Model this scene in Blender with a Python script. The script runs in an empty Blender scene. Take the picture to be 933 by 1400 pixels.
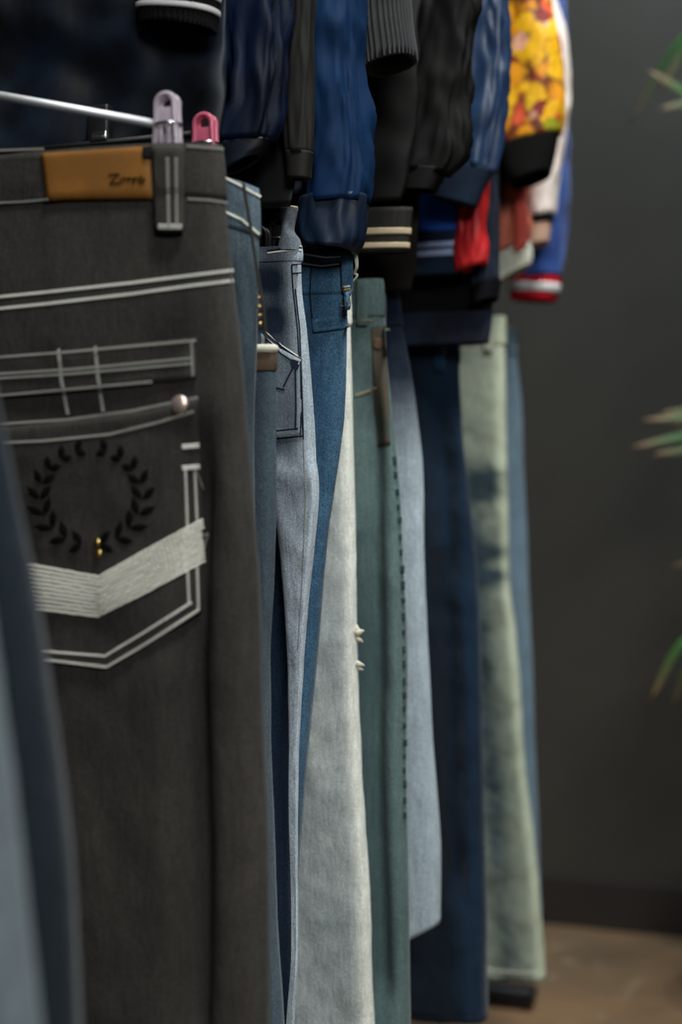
import bpy, bmesh, math, random
from mathutils import Vector, Matrix, noise
from mathutils.bvhtree import BVHTree

random.seed(7)
scene = bpy.context.scene
C = scene.collection

# ------------------------------------------------------------------ camera, world, lights, exposure
YAW = math.radians(20.0)
CAM = Vector((0.0, 0.0, 0.85))
F = 50.0 / 36.0 * 1400.0
cd = bpy.data.cameras.new('camera')
cd.sensor_fit = 'VERTICAL'
cd.sensor_height = 36.0
cd.sensor_width = 24.0
cd.lens = 50.0
cd.clip_start = 0.02
cd.dof.use_dof = True
cd.dof.focus_distance = 1.36
cd.dof.aperture_fstop = 2.2
cam = bpy.data.objects.new('camera', cd)
C.objects.link(cam)
cam.location = CAM
cam.rotation_euler = (math.pi / 2, 0, YAW)
scene.camera = cam

world = bpy.data.worlds.new('shop_ambient')
scene.world = world
world.use_nodes = True
bg = world.node_tree.nodes['Background']
bg.inputs[0].default_value = (0.75, 0.86, 1.0, 1)
bg.inputs[1].default_value = 0.035


def area_light(name, loc, target, size, power, color, spread=180):
    ld = bpy.data.lights.new(name, 'AREA')
    ld.shape = 'RECTANGLE'
    ld.size, ld.size_y = size
    ld.energy = power
    ld.spread = math.radians(spread)
    ld.color = color
    o = bpy.data.objects.new(name, ld)
    C.objects.link(o)
    o.location = loc
    o.rotation_euler = (Vector(target) - Vector(loc)).to_track_quat('-Z', 'Y').to_euler()
    return o


area_light('ceiling_lamp_aisle', (0.42, 0.40, 3.75), (-0.42, 1.55, 0.6), (0.5, 0.5), 13.5, (0.98, 1.0, 0.96), 74)
area_light('fill_lamp_rack_end', (0.75, 0.95, 3.75), (-0.42, 2.02, 1.30), (0.3, 0.3), 2.6, (1.0, 0.98, 0.94), 40)  # unseen spot added to brighten the far jackets
area_light('ceiling_lamp_wall', (-0.15, 2.15, 3.2), (-0.40, 2.90, 1.45), (0.3, 0.3), 54, (0.72, 0.90, 1.0))
area_light('fill_lamp_front', (1.3, -1.8, 2.5), (-0.55, 1.2, 0.6), (0.9, 0.9), 7.6, (0.97, 1.0, 0.98), 62)  # unseen lamp added as frontal fill on the garments
scene.view_settings.view_transform = 'Standard'
scene.view_settings.look = 'None'
scene.view_settings.gamma = 1.0
scene.view_settings.use_curve_mapping = False
scene.view_settings.exposure = 0.0

# ------------------------------------------------------------------ camera maths (where a point of the place lies)
FWD = Vector((-math.sin(YAW), math.cos(YAW), 0))
RGT = Vector((math.cos(YAW), math.sin(YAW), 0))
UP = Vector((0, 0, 1))


def ray(px, py):
    return FWD + RGT * ((px - 466.5) / F) + UP * ((700.0 - py) / F)


def at(px, py, Y):
    d = ray(px, py)
    return CAM + d * (Y / d.y)


# ------------------------------------------------------------------ small maths
def lerp(a, b, t):
    return a + (b - a) * t


def clamp(x, a=0.0, b=1.0):
    return a if x < a else b if x > b else x


def sstep(a, b, x):
    t = clamp((x - a) / (b - a)) if b != a else float(x > a)
    return t * t * (3 - 2 * t)


def gauss(x, c, w):
    return math.exp(-((x - c) / w) ** 2)


def nz(x, y, z=0.0):
    return noise.noise(Vector((x, y, z)))


def interp(pts, t):
    """smooth interpolation through (t, value) pairs (monotone slopes)"""
    if t <= pts[0][0]:
        return pts[0][1]
    if t >= pts[-1][0]:
        return pts[-1][1]
    for i in range(len(pts) - 1):
        if pts[i][0] <= t <= pts[i + 1][0]:
            break
    (t0, v0), (t1, v1) = pts[i], pts[i + 1]
    h = t1 - t0
    s = (v1 - v0) / h

    def slope(j):
        if j == 0 or j == len(pts) - 1:
            return s
        a = (pts[j][1] - pts[j - 1][1]) / (pts[j][0] - pts[j - 1][0])
        b = (pts[j + 1][1] - pts[j][1]) / (pts[j + 1][0] - pts[j][0])
        return 0.0 if a * b <= 0 else 2 * a * b / (a + b)
    m0, m1 = slope(i), slope(i + 1)
    u = (t - t0) / h
    return ((2 * u ** 3 - 3 * u ** 2 + 1) * v0 + (u ** 3 - 2 * u ** 2 + u) * h * m0
            + (-2 * u ** 3 + 3 * u ** 2) * v1 + (u ** 3 - u ** 2) * h * m1)


def col(r, g, b):
    def f(c):
        c /= 255.0
        return c / 12.92 if c <= 0.04045 else ((c + 0.055) / 1.055) ** 2.4
    return (f(r), f(g), f(b), 1.0)


# ------------------------------------------------------------------ materials
MATS = {}


def base_mat(name):
    m = bpy.data.materials.new(name)
    m.use_nodes = True
    nt = m.node_tree
    b = nt.nodes['Principled BSDF']
    MATS[name] = m
    return m, nt, b


def node(nt, kind, **kw):
    n = nt.nodes.new(kind)
    for k, v in kw.items():
        setattr(n, k, v)
    return n


def mixrgb(nt, fac, a, b, blend='MIX'):
    n = nt.nodes.new('ShaderNodeMix')
    n.data_type = 'RGBA'
    n.blend_type = blend
    for sock, v in ((n.inputs[0], fac), (n.inputs[6], a), (n.inputs[7], b)):
        if isinstance(v, (int, float, tuple)):
            sock.default_value = v
        else:
            nt.links.new(v, sock)
    return n.outputs[2]


def noise_tex(nt, scale, detail=4.0, stretch=(1, 1, 1), rough=0.6, coord='Object'):
    tc = node(nt, 'ShaderNodeTexCoord')
    mp = node(nt, 'ShaderNodeMapping')
    mp.inputs['Scale'].default_value = stretch
    nt.links.new(tc.outputs[coord], mp.inputs[0])
    n = node(nt, 'ShaderNodeTexNoise')
    n.inputs['Scale'].default_value = scale
    n.inputs['Detail'].default_value = detail
    n.inputs['Roughness'].default_value = rough
    nt.links.new(mp.outputs[0], n.inputs[0])
    return n.outputs[0]


def ramp(nt, src, a, b):
    n = node(nt, 'ShaderNodeMapRange')
    n.interpolation_type = 'SMOOTHSTEP'
    n.inputs[1].default_value = a
    n.inputs[2].default_value = b
    nt.links.new(src, n.inputs[0])
    return n.outputs[0]


def bump(nt, b, h, strength, dist=0.002):
    n = node(nt, 'ShaderNodeBump')
    n.inputs['Strength'].default_value = strength
    n.inputs['Distance'].default_value = dist
    nt.links.new(h, n.inputs['Height'])
    nt.links.new(n.outputs[0], b.inputs['Normal'])


def denim(name, dark, light, grain=0.35, tint=None, sheen=0.1, mottled=0.25, rough=0.9, wrinkle=0.35):
    """dyed denim: per-vertex 'fade' mixes from the dark to the light colour, for wash and for painted shade or highlights, noise gives slub and grain"""
    m, nt, b = base_mat(name)
    at_ = node(nt, 'ShaderNodeAttribute')
    at_.attribute_name = 'fade'
    slub = noise_tex(nt, 60, 3, (6, 6, 0.6))
    grainy = noise_tex(nt, 900, 2, (1, 1, 0.6))
    blot = noise_tex(nt, 9, 4, (1, 1, 0.6))
    add1 = node(nt, 'ShaderNodeMath', operation='MULTIPLY_ADD')
    nt.links.new(blot, add1.inputs[0])
    add1.inputs[1].default_value = mottled * 2
    add1.inputs[2].default_value = -mottled
    add2 = node(nt, 'ShaderNodeMath', operation='ADD', use_clamp=True)
    nt.links.new(at_.outputs['Fac'], add2.inputs[0])
    nt.links.new(add1.outputs[0], add2.inputs[1])
    c = mixrgb(nt, add2.outputs[0], dark, light)
    k = mixrgb(nt, ramp(nt, grainy, 0.25, 0.75), (1 - grain, 1 - grain, 1 - grain, 1), (1 + grain * 0.6,) * 3 + (1,))
    c = mixrgb(nt, 1.0, c, k, 'MULTIPLY')
    k2 = mixrgb(nt, ramp(nt, slub, 0.3, 0.7), (0.86, 0.86, 0.86, 1), (1.1, 1.1, 1.1, 1))
    c = mixrgb(nt, 1.0, c, k2, 'MULTIPLY')
    nt.links.new(c, b.inputs['Base Color'])
    b.inputs['Roughness'].default_value = rough
    b.inputs['Specular IOR Level'].default_value = 0.15
    b.inputs['Sheen Weight'].default_value = sheen
    b.inputs['Sheen Roughness'].default_value = 0.5
    wr = noise_tex(nt, 22, 5, (1.3, 1.3, 0.55), 0.62)
    bw = node(nt, 'ShaderNodeBump')
    bw.inputs['Strength'].default_value = wrinkle
    bw.inputs['Distance'].default_value = 0.012
    nt.links.new(wr, bw.inputs['Height'])
    bump(nt, b, grainy, 0.3, 0.0008)
    for n_ in nt.nodes:
        if n_.type == 'BUMP' and n_ != bw:
            nt.links.new(bw.outputs[0], n_.inputs['Normal'])
    return m


def cloth(name, c1, c2=None, rough=0.7, sheen=0.0, spec=0.3, scale=14, bump_s=0.0, aniso=0.0, sheen_tint=None):
    m, nt, b = base_mat(name)
    c2 = c2 or tuple(x * 0.75 for x in c1[:3]) + (1,)
    n = noise_tex(nt, scale, 4)
    g = noise_tex(nt, 700, 2)
    c = mixrgb(nt, ramp(nt, n, 0.35, 0.65), c1, c2)
    k = mixrgb(nt, g, (0.85, 0.85, 0.85, 1), (1.15, 1.15, 1.15, 1))
    c = mixrgb(nt, 1.0, c, k, 'MULTIPLY')
    nt.links.new(c, b.inputs['Base Color'])
    b.inputs['Roughness'].default_value = rough
    b.inputs['Specular IOR Level'].default_value = spec
    b.inputs['Sheen Weight'].default_value = sheen
    if bump_s:
        bump(nt, b, noise_tex(nt, 26, 3), bump_s, 0.01)
    return m


def plain(name, c, rough=0.5, metal=0.0, trans=0.0, ior=1.45, spec=0.5):
    m, nt, b = base_mat(name)
    b.inputs['Base Color'].default_value = c
    b.inputs['Roughness'].default_value = rough
    b.inputs['Metallic'].default_value = metal
    b.inputs['Transmission Weight'].default_value = trans
    b.inputs['IOR'].default_value = ior
    b.inputs['Specular IOR Level'].default_value = spec
    return m


# ------------------------------------------------------------------ object helpers
ROOTLOC = {}


def tag(o, label, cat, group=None, kind=None):
    if label:
        o['label'] = label
    if cat:
        o['category'] = cat
    if group:
        o['group'] = group
    if kind:
        o['kind'] = kind
    return o


def thing(name, label, cat, loc, group=None):
    o = bpy.data.objects.new(name, None)
    C.objects.link(o)
    o.empty_display_size = 0.05
    o.location = loc
    ROOTLOC[o.name] = Vector(loc)
    return tag(o, label, cat, group)


def rootloc(o):
    return ROOTLOC.get(o.name, Vector((0, 0, 0))) if o else Vector((0, 0, 0))


def mk(name, verts, faces, mat, parent=None, smooth=True, attr=None):
    """link verts (world coordinates) and faces as one mesh object under its parent"""
    off = rootloc(parent)
    me = bpy.data.meshes.new(name)
    me.from_pydata([tuple(Vector(v) - off) for v in verts], [], faces)
    if smooth:
        me.polygons.foreach_set('use_smooth', [True] * len(me.polygons))
    me.materials.append(MATS[mat] if isinstance(mat, str) else mat)
    if attr:
        for an, vals in attr.items():
            a = me.attributes.new(an, 'FLOAT', 'POINT')
            a.data.foreach_set('value', vals)
    me.update()
    o = bpy.data.objects.new(name, me)
    C.objects.link(o)
    if parent:
        o.parent = parent
        ROOTLOC[o.name] = off
    return o


def solid(o, t, offset=-1.0):
    md = o.modifiers.new('thickness', 'SOLIDIFY')
    md.thickness = t
    md.offset = offset
    return o


def box_data(center, half, rot=None, bev=0.0):
    bm = bmesh.new()
    bmesh.ops.create_cube(bm, size=1.0)
    for v in bm.verts:
        v.co = Vector((v.co.x * half[0] * 2, v.co.y * half[1] * 2, v.co.z * half[2] * 2))
    if bev:
        bmesh.ops.bevel(bm, geom=bm.edges[:], offset=bev, segments=2, affect='EDGES', profile=0.6)
    bm.verts.index_update()
    R = rot or Matrix.Identity(3)
    vs = [R @ v.co + Vector(center) for v in bm.verts]
    fs = [[v.index for v in f.verts] for f in bm.faces]
    bm.free()
    return vs, fs


def join(datas):
    V, Fc = [], []
    for vs, fs in datas:
        o = len(V)
        V += list(vs)
        Fc += [[i + o for i in f] for f in fs]
    return V, Fc


def sweep(path, r, n=8, closed=False, caps=True, flat=1.0):
    """tube of radius r (number or list) along a path of points"""
    path = [Vector(p) for p in path]
    m = len(path)
    V, Fc = [], []
    prev = None
    for i, p in enumerate(path):
        a = path[(i - 1) % m] if (closed or i > 0) else p
        b = path[(i + 1) % m] if (closed or i < m - 1) else p
        t = (b - a).normalized()
        if prev is None:
            ref = Vector((0, 1, 0)) if abs(t.y) < 0.9 else Vector((1, 0, 0))
            u = t.cross(ref).normalized()
        else:
            u = (prev - t * prev.dot(t)).normalized()
        prev = u
        w = t.cross(u)
        rr = r[i] if isinstance(r, (list, tuple)) else r
        for k in range(n):
            an = 2 * math.pi * k / n
            V.append(p + u * (math.cos(an) * rr) + w * (math.sin(an) * rr * flat))
    rows = m if closed else m - 1
    for i in range(rows):
        for k in range(n):
            a = i * n + k
            b = i * n + (k + 1) % n
            c = ((i + 1) % m) * n + (k + 1) % n
            d = ((i + 1) % m) * n + k
            Fc.append([a, b, c, d])
    if caps and not closed:
        Fc.append(list(range(n))[::-1])
        Fc.append([(m - 1) * n + k for k in range(n)])
    return V, Fc


def smooth_path(pts, n):
    pts = [Vector(p) for p in pts]
    ts = [0.0]
    for a, b in zip(pts, pts[1:]):
        ts.append(ts[-1] + (b - a).length)
    out = []
    for i in range(n):
        t = ts[-1] * i / (n - 1)
        out.append(Vector([interp([(ts[j], pts[j][k]) for j in range(len(pts))], t) for k in range(3)]))
    return out


# ------------------------------------------------------------------ setting
def setting():
    m, nt, b = base_mat('dark_wall_paint')
    n = noise_tex(nt, 2.2, 5)
    c = mixrgb(nt, ramp(nt, n, 0.3, 0.75), col(54, 51, 47), col(61, 57, 51))
    nt.links.new(c, b.inputs['Base Color'])
    b.inputs['Roughness'].default_value = 0.5
    b.inputs['Specular IOR Level'].default_value = 0.2
    bump(nt, b, noise_tex(nt, 60, 4), 0.15, 0.003)

    m, nt, b = base_mat('brown_concrete')
    n1 = noise_tex(nt, 3.0, 6, rough=0.65)
    n2 = noise_tex(nt, 14, 5)
    c = mixrgb(nt, ramp(nt, n1, 0.3, 0.7), col(120, 92, 66), col(94, 77, 60))
    c = mixrgb(nt, ramp(nt, n2, 0.56, 0.75), c, col(142, 120, 97))
    nt.links.new(c, b.inputs['Base Color'])
    b.inputs['Roughness'].default_value = 0.42
    bump(nt, b, n2, 0.15, 0.004)
    plain('black_baseboard', col(36, 31, 27), 0.55)
    plain('ceiling_black', col(30, 30, 31), 0.8)

    def slab(name, c, h, mat):
        vs, fs = box_data(c, h)
        o = mk(name, vs, fs, mat, None, False)
        o['kind'] = 'structure'
        return o
    slab('floor', (0.6, 0.6, -0.05), (2.6, 3.0, 0.05), 'brown_concrete')
    slab('wall_back', (0.6, 2.98, 2.0), (2.6, 0.06, 2.0), 'dark_wall_paint')
    slab('wall_left', (-1.55, 0.6, 2.0), (0.06, 2.4, 2.0), 'dark_wall_paint')
    slab('ceiling', (0.6, 0.6, 4.05), (2.6, 3.0, 0.05), 'ceiling_black')
    vs, fs = box_data((0.6, 2.91, 0.05), (2.1, 0.01, 0.05), bev=0.003)
    mk('baseboard_back', vs, fs, 'black_baseboard', None, False)['kind'] = 'structure'


setting()

# ------------------------------------------------------------------ palette
XC = -0.705
plain('rack_black', col(28, 28, 30), 0.45, 0.6)
plain('chrome', col(190, 192, 195), 0.25, 1.0)
plain('brushed_steel', col(214, 216, 220), 0.5, 0.7)
plain('black_plastic', col(22, 22, 24), 0.45)
plain('clear_pink_plastic', col(238, 224, 236), 0.15, 0, 0.6, 1.45)
plain('pink_red_plastic', col(236, 120, 150), 0.2, 0, 0.45, 1.45)
plain('dark_rubber', col(20, 20, 22), 0.7)
plain('brass', col(190, 160, 95), 0.3, 1.0)
plain('copper_rivet', col(226, 204, 192), 0.35, 0.8)
plain('thread_white', col(206, 206, 198), 0.8, spec=0.1)
plain('thread_grey', col(142, 142, 135), 0.8, spec=0.1)
plain('thread_navy', col(28, 36, 48), 0.8, spec=0.1)
plain('thread_gold', col(205, 160, 90), 0.7, spec=0.1)
plain('thread_cream', col(236, 234, 222), 0.8, spec=0.1)
plain('stripe_dull', col(140, 128, 104), 0.9, spec=0.1)
plain('embroidery_black', col(14, 14, 14), 0.9, spec=0.05)
plain('patch_ink', col(60, 40, 18), 0.9, spec=0.05)
plain('wood_hanger', col(120, 84, 50), 0.5)
cloth('tan_leather', col(142, 94, 35), col(120, 78, 29), 0.6, 0, 0.35, 18)
cloth('cream_cotton', col(214, 210, 192), col(196, 192, 174), 0.9, 0, 0.1)
cloth('brown_leather_band', col(92, 74, 58), col(74, 60, 48), 0.7, 0, 0.25)


# ------------------------------------------------------------------ clothes rack
RAIL_Z = 1.97


def rack():
    r = thing('clothes_rack', 'black metal clothes rack that carries the jeans and jackets, its foot showing on the floor', 'clothes rack', (XC, 1.4, 0))
    mk('rail', *sweep([(XC, 0.25, RAIL_Z), (XC, 2.42, RAIL_Z)], 0.014, 14), 'rack_black', r)
    for y in (0.27, 2.40):
        mk('upright', *sweep([(XC, y, 0.03), (XC, y, RAIL_Z)], 0.015, 14), 'rack_black', r)
        vs, fs = box_data((XC, y, 0.022), (0.185, 0.022, 0.014), bev=0.006)
        mk('foot', vs, fs, 'rack_black', r)


rack()


# ------------------------------------------------------------------ jeans
class Jeans:
    """one pair of jeans: body, waistband, belt loops, pockets; edge = outline of its outer side (pixel x, pixel y) in its plane"""

    def __init__(s, name, label, Y, zw, zh, edge, mat, T=0.026, wband=0.04, hemw=0.2, inner=None, fade=None,
                 amp=0.006, seed=0, creases=(), top_dip=0.0, thin=None, rise=0.27, crinkle=0.0, band_mat=None, xc=XC, hem_slope=0.0, turn=0.0):
        s.name, s.Y, s.zw, s.zh, s.T, s.seed, s.amp, s.xc = name, Y, zw, zh, T, seed, amp, xc
        s.mat = mat
        s.fade = fade or (lambda q, py, front: 0.35)
        s.creases = creases
        s.hem_slope = hem_slope
        s.turn = turn
        s.thin = thin
        s.dip = top_dip
        pts = []
        for px, py in edge:
            p = at(px, py, Y)
            pts.append((p.z, p.x))
        pts.sort()
        s.prof = pts
        s.inner = sorted((at(px, py, Y).z, at(px, py, Y).x) for px, py in inner) if inner else None
        s.hemw = hemw
        s.zc = zw - rise
        s.crinkle = crinkle
        s.root = thing('pair_of_jeans', label, 'jeans', (xc, Y, zh), 'jeans clipped along the clothes rack')
        s.bvhs = []
        s.body_mesh()
        s.band(wband, band_mat or mat)

    def xr(s, z):
        return interp(s.prof, z)

    def xi(s, z):
        if s.inner and z < s.inner[-1][0]:
            lo = interp(s.inner, z)
            t = sstep(s.inner[-1][0], s.inner[-1][0] - 0.05, z) if False else 1.0
            return lo
        w0 = s.xr(s.zc) - s.xc
        t = clamp((s.zc - z) / (s.zc - s.zh))
        w = lerp(w0, s.hemw, t ** 0.7)
        return s.xr(z) - w

    def depth(s, z):
        t = (s.zw - z)
        return s.T * lerp(0.55, 1.0, sstep(0, 0.16, t)) * lerp(1.0, 1.15, sstep(0.3, 0.9, t))

    def point(s, side, q, z, front, hipblend):
        """q 0 (centre / inner edge) .. 1 (outer edge)"""
        xr = s.xr(z)
        if side > 0:
            xo = xr
        else:
            xo = 2 * s.xc - xr + 0.012 * nz(z * 3, 5.5 + s.seed)
        if hipblend <= 0:
            xin = s.xc
        else:
            xi = s.xi(z)
            xin = xi if side > 0 else 2 * s.xc - xi
            xin = lerp(s.xc, xin, clamp(hipblend * 1.0)) if not (s.inner and side > 0) else lerp(s.xc, xin, sstep(0, 0.35, hipblend))
        x = lerp(xin, xo, q)
        T = s.depth(z)
        if s.thin and side > 0:
            T *= interp(s.thin, z)
        e = 2.6
        # leg section closes at both ends, hip section only at the outer edge
        leg = max(0.0, 1 - abs(2 * q - 1) ** e) ** (1 / e)
        hip = max(0.0, 1 - q ** e) ** (1 / e)
        prof = lerp(hip, leg, sstep(0, 1, hipblend))
        sg = -1 if front else 1
        f = s.amp * (nz(x * 9 + s.seed * 3.1, z * 1.6, 1.7 * front + s.seed) * 1.0
                     + 0.45 * nz(x * 26 + s.seed, z * 5.0, 3.3 * front)
                     + 0.22 * nz(x * 60, z * 24, s.seed + front))
        if s.crinkle:
            f += s.crinkle * (0.5 - abs(nz(x * 16 + z * 7 + s.seed, z * 15 - x * 12, 2.0))) + s.crinkle * .6 * (0.5 - abs(nz(x * 46 - z * 26, z * 40 + x * 16, s.seed)))
        # strain wrinkles around hip and knee
        f += s.amp * 0.35 * nz(x * 12 + z * 18, z * 30, s.seed * 2.0) * (sstep(0.08, 0.2, s.zw - z) * (1 - sstep(0.35, 0.6, s.zw - z)))
        env = sstep(0.02, 0.2, s.zw - z) * 0.85 + 0.15
        y = sg * (0.0025 + T * prof) + f * env * (0.35 + 0.65 * prof)
        if front:
            for path, dep, w in s.creases:
                if path[0][0] <= z <= path[-1][0]:
                    cx = interp(path, z)
                    ends = sstep(path[0][0], path[0][0] + 0.06, z) * (1 - sstep(path[-1][0] - 0.1, path[-1][0], z))
                    y += dep * ends * gauss(x, cx, w)
        # long wander of the whole cloth
        x += 0.0035 * nz(z * 6, s.seed * 1.3, q) * sstep(0.05, 0.3, s.zw - z)
        yy = s.Y + y - s.turn * (x - s.xc)
        zz = z - s.dip * q ** 4 * (1 - sstep(0.03, 0.2, s.zw - z)) * (1 if side > 0 else 0.6)
        return Vector((x, yy, zz))

    def body_mesh(s):
        nq, n1, n2 = 34, 30, 84
        rows = [s.zw - (s.zw - s.zc) * i / n1 for i in range(n1 + 1)]
        rows += [s.zc - (s.zc - s.zh) * i / n2 for i in range(1, n2 + 1)]
        V, fd, Fc = [], [], []
        qs = [(1 - math.cos(math.pi * (i / nq))) / 2 * 0.45 + (i / nq) * 0.55 for i in range(nq + 1)]
        idx = {}
        for ri, z in enumerate(rows):
            hb = clamp((s.zc - z) / 0.10) if ri > n1 else 0.0
            if ri > n1:
                hb = max(hb, 0.12)
            for side in (1, -1):
                for front in (1, 0):
                    for qi, q in enumerate(qs):
                        if qi == nq and not front:
                            idx[(ri, side, 0, qi)] = idx[(ri, side, 1, qi)]
                            continue
                        if ri <= n1 and qi == 0 and side == -1:
                            idx[(ri, side, front, 0)] = idx[(ri, 1, front, 0)]
                            continue
                        p = s.point(side, q, z, front, hb)
                        if s.hem_slope and z < s.zh + 0.25:
                            k = 1 - (z - s.zh) / 0.25
                            p.z += s.hem_slope * max(0.0, (q - 0.62) / 0.38) ** 1.2 * k
                        idx[(ri, side, front, qi)] = len(V)
                        V.append(p)
                        py = 700 - (z - 0.85) / ((p - CAM).dot(FWD)) * F
                        fd.append(clamp(s.fade(q if hb > 0 else 0.3 + 0.7 * q, py, front)))
        for ri in range(len(rows) - 1):
            for side in (1, -1):
                for front in (1, 0):
                    for qi in range(nq):
                        a, b = idx[(ri, side, front, qi)], idx[(ri, side, front, qi + 1)]
                        c, d = idx[(ri + 1, side, front, qi + 1)], idx[(ri + 1, side, front, qi)]
                        f = [a, d, c, b] if (side > 0) == bool(front) else [a, b, c, d]
                        Fc.append(f)
                if ri >= n1:
                    a, b = idx[(ri, side, 1, 0)], idx[(ri, side, 0, 0)]
                    c, d = idx[(ri + 1, side, 0, 0)], idx[(ri + 1, side, 1, 0)]
                    Fc.append([a, b, c, d] if side > 0 else [a, d, c, b])
        s.body = mk('body', V, Fc, s.mat, s.root, attr={'fade': fd})
        solid(s.body, 0.0012)
        s.bvhs.append(BVHTree.FromPolygons(V, Fc))

    def band(s, h, mat):
        nq = 34
        rows = [s.zw + 0.003, s.zw - h * 0.1, s.zw - h * 0.5, s.zw - h * 0.9, s.zw - h]
        outs = [0.0012, 0.002, 0.0022, 0.002, 0.0008]
        V, Fc, fd = [], [], []
        ring = []
        seq = [(1, 1, i) for i in range(nq + 1)] + [(1, 0, i) for i in range(nq - 1, -1, -1)] + \
              [(-1, 0, i) for i in range(1, nq + 1)] + [(-1, 1, i) for i in range(nq - 1, 0, -1)]
        m = len(seq)
        for z, o in zip(rows, outs):
            for side, front, qi in seq:
                q = (1 - math.cos(math.pi * (qi / nq))) / 2 * 0.45 + (qi / nq) * 0.55
                p = s.point(side, q, z, front, 0)
                dy = -o if front else o
                p = p + Vector((side * o * (q ** 6), dy * (1 - q ** 8), 0))
                V.append(p)
                fd.append(clamp(s.fade(0.3 + 0.7 * q, 700 - (z - 0.85) / ((p - CAM).dot(FWD)) * F, front) + 0.05))
        for r in range(len(rows) - 1):
            for k in range(m):
                Fc.append([r * m + k, (r + 1) * m + k, (r + 1) * m + (k + 1) % m, r * m + (k + 1) % m])
        s.wband = mk('waistband', V, Fc, mat, s.root, attr={'fade': fd})
        solid(s.wband, 0.003)
        s.bvhs.append(BVHTree.FromPolygons(V, Fc))

    # ---- things sewn on: found by casting a ray onto the cloth
    def cast(s, o, d):
        best = None
        for b in s.bvhs:
            h = b.ray_cast(o, d)
            if h[0] is not None and (best is None or h[3] < best[2]):
                n = h[1]
                if n.dot(d) > 0:
                    n = -n
                best = (h[0], n, h[3])
        return best

    def px(s, x, y):
        d = ray(x, y).normalized()
        h = s.cast(CAM, d)
        if h is None:
            p = at(x, y, s.Y - s.T)
            return p, Vector((0, -1, 0))
        return h[0], h[1]

    def xz(s, x, z):
        h = s.cast(Vector((x, s.Y - 0.5, z)), Vector((0, 1, 0)))
        if h is None:
            return Vector((x, s.Y - s.T, z)), Vector((0, -1, 0))
        return h[0], h[1]

    def patch(s, name, cols, mat, off=0.0016, nu=24, nv=20, parent=None, local=False, fade=0.4, label=None, proud=None):
        """panel sewn on; cols = [((x,y) top, (x,y) bottom), ...] across the panel"""
        get = s.xz if local else s.px
        V, fd, NN = [], [], []
        m = len(cols) - 1
        for i in range(nu + 1):
            u = i / nu * m
            k = min(int(u), m - 1)
            u -= k
            t0, b0 = cols[k]
            t1, b1 = cols[k + 1]
            for j in range(nv + 1):
                v = j / nv
                x = lerp(lerp(t0[0], t1[0], u), lerp(b0[0], b1[0], u), v)
                y = lerp(lerp(t0[1], t1[1], u), lerp(b0[1], b1[1], u), v)
                p, n = get(x, y)
                edge = min(i, nu - i, j * 1.0, nv - j)
                V.append(p + n * (off if edge > 0 else off * 0.75))
                NN.append(n)
                fd.append(clamp(fade + (0.22 if edge < 2 else 0)))
        w = nv + 1
        Fc = [[i * w + j, i * w + j + 1, (i + 1) * w + j + 1, (i + 1) * w + j] for i in range(nu) for j in range(nv)]
        b = BVHTree.FromPolygons([v + n_ * (off * 0.5) for v, n_ in zip(V, NN)], Fc)
        o = mk(name, V, Fc, mat, parent or s.root, attr={'fade': fd})
        md = solid(o, off * 0.9, 0.0)
        if label:
            o['label'] = label
        s.bvhs.append(b)
        return o

    def stitch(s, lines, mat, w=0.0011, pitch=0.0032, fill=0.74, name='stitching', parent=None, local=False, lift=0.0005, wob=0.0):
        get = s.xz if local else s.px
        datas = []
        for ln in lines:
            P = []
            for (x0, y0), (x1, y1) in zip(ln, ln[1:]):
                L = math.hypot(x1 - x0, y1 - y0)
                n = max(2, int(L / (0.004 if local else 6)))
                for i in range(n + (1 if (x1, y1) == ln[-1] else 0)):
                    P.append(get(lerp(x0, x1, i / n), lerp(y0, y1, i / n)))
            acc, nxt = 0.0, 0.0
            for (p, n), (p2, n2) in zip(P, P[1:]):
                L = (p2 - p).length
                if L < 1e-6 or L > 0.06:
                    continue
                d = (p2 - p) / L
                while nxt < acc + L:
                    c = p + d * (nxt - acc + pitch / 2) + n * lift
                    side = d.cross(n).normalized()
                    R = Matrix((d, side, n)).transposed()
                    if wob:
                        c = c + side * random.uniform(-wob, wob)
                    datas.append(box_data_fast(c, R, pitch * fill / 2, w / 2, 0.0006))
                    nxt += pitch
                acc += L
        V, Fc = join(datas)
        if not V:
            return None
        o = mk(name, V, Fc, mat, parent or s.root, smooth=False)
        o['kind'] = 'stuff'
        return o

    def loop(s, x0, x1, y0, y1, mat, local=False, off=0.004):
        return s.patch('belt_loop', [((x0, y0), (x0, y1)), ((x1, y0), (x1, y1))], mat, off, 4, 10, s.wband, local, 0.5)

    def generic_details(s, mat, thread, loops=True, pockets=True, hem=True, seam=True):
        """sewing every pair has: belt loops, back pockets, seam and hem stitching"""
        xr = s.xr(s.zw - 0.02)
        if loops:
            for f in (0.0, 0.5, -0.5, 0.9, -0.9):
                x = s.xc + (xr - s.xc) * f
                s.loop(x - 0.006, x + 0.006, s.zw + 0.001, s.zw - 0.05, mat, True, 0.0035)
        if pockets:
            for sg in (1, -1):
                a, b = s.xc + sg * 0.035, s.xc + sg * min(0.165, (xr - s.xc) * 0.86)
                m = (a + b) / 2
                zt = s.zw - 0.095
                s.patch('back_pocket', [((a, zt - 0.008), (a + sg * 0.006, zt - 0.13)), ((m, zt), (m, zt - 0.155)), ((b, zt + 0.006), (b - sg * 0.006, zt - 0.125))],
                        mat, 0.0016, 14, 12, None, True, 0.45)
                s.stitch([[(a + sg * 0.004, zt - 0.016), (b - sg * 0.004, zt - 0.004)],
                          [(b - sg * 0.006, zt), (b - sg * 0.010, zt - 0.122), (m, zt - 0.150), (a + sg * 0.010, zt - 0.126), (a + sg * 0.004, zt - 0.01)]],
                         thread, local=True, name='pocket_stitching')
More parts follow.
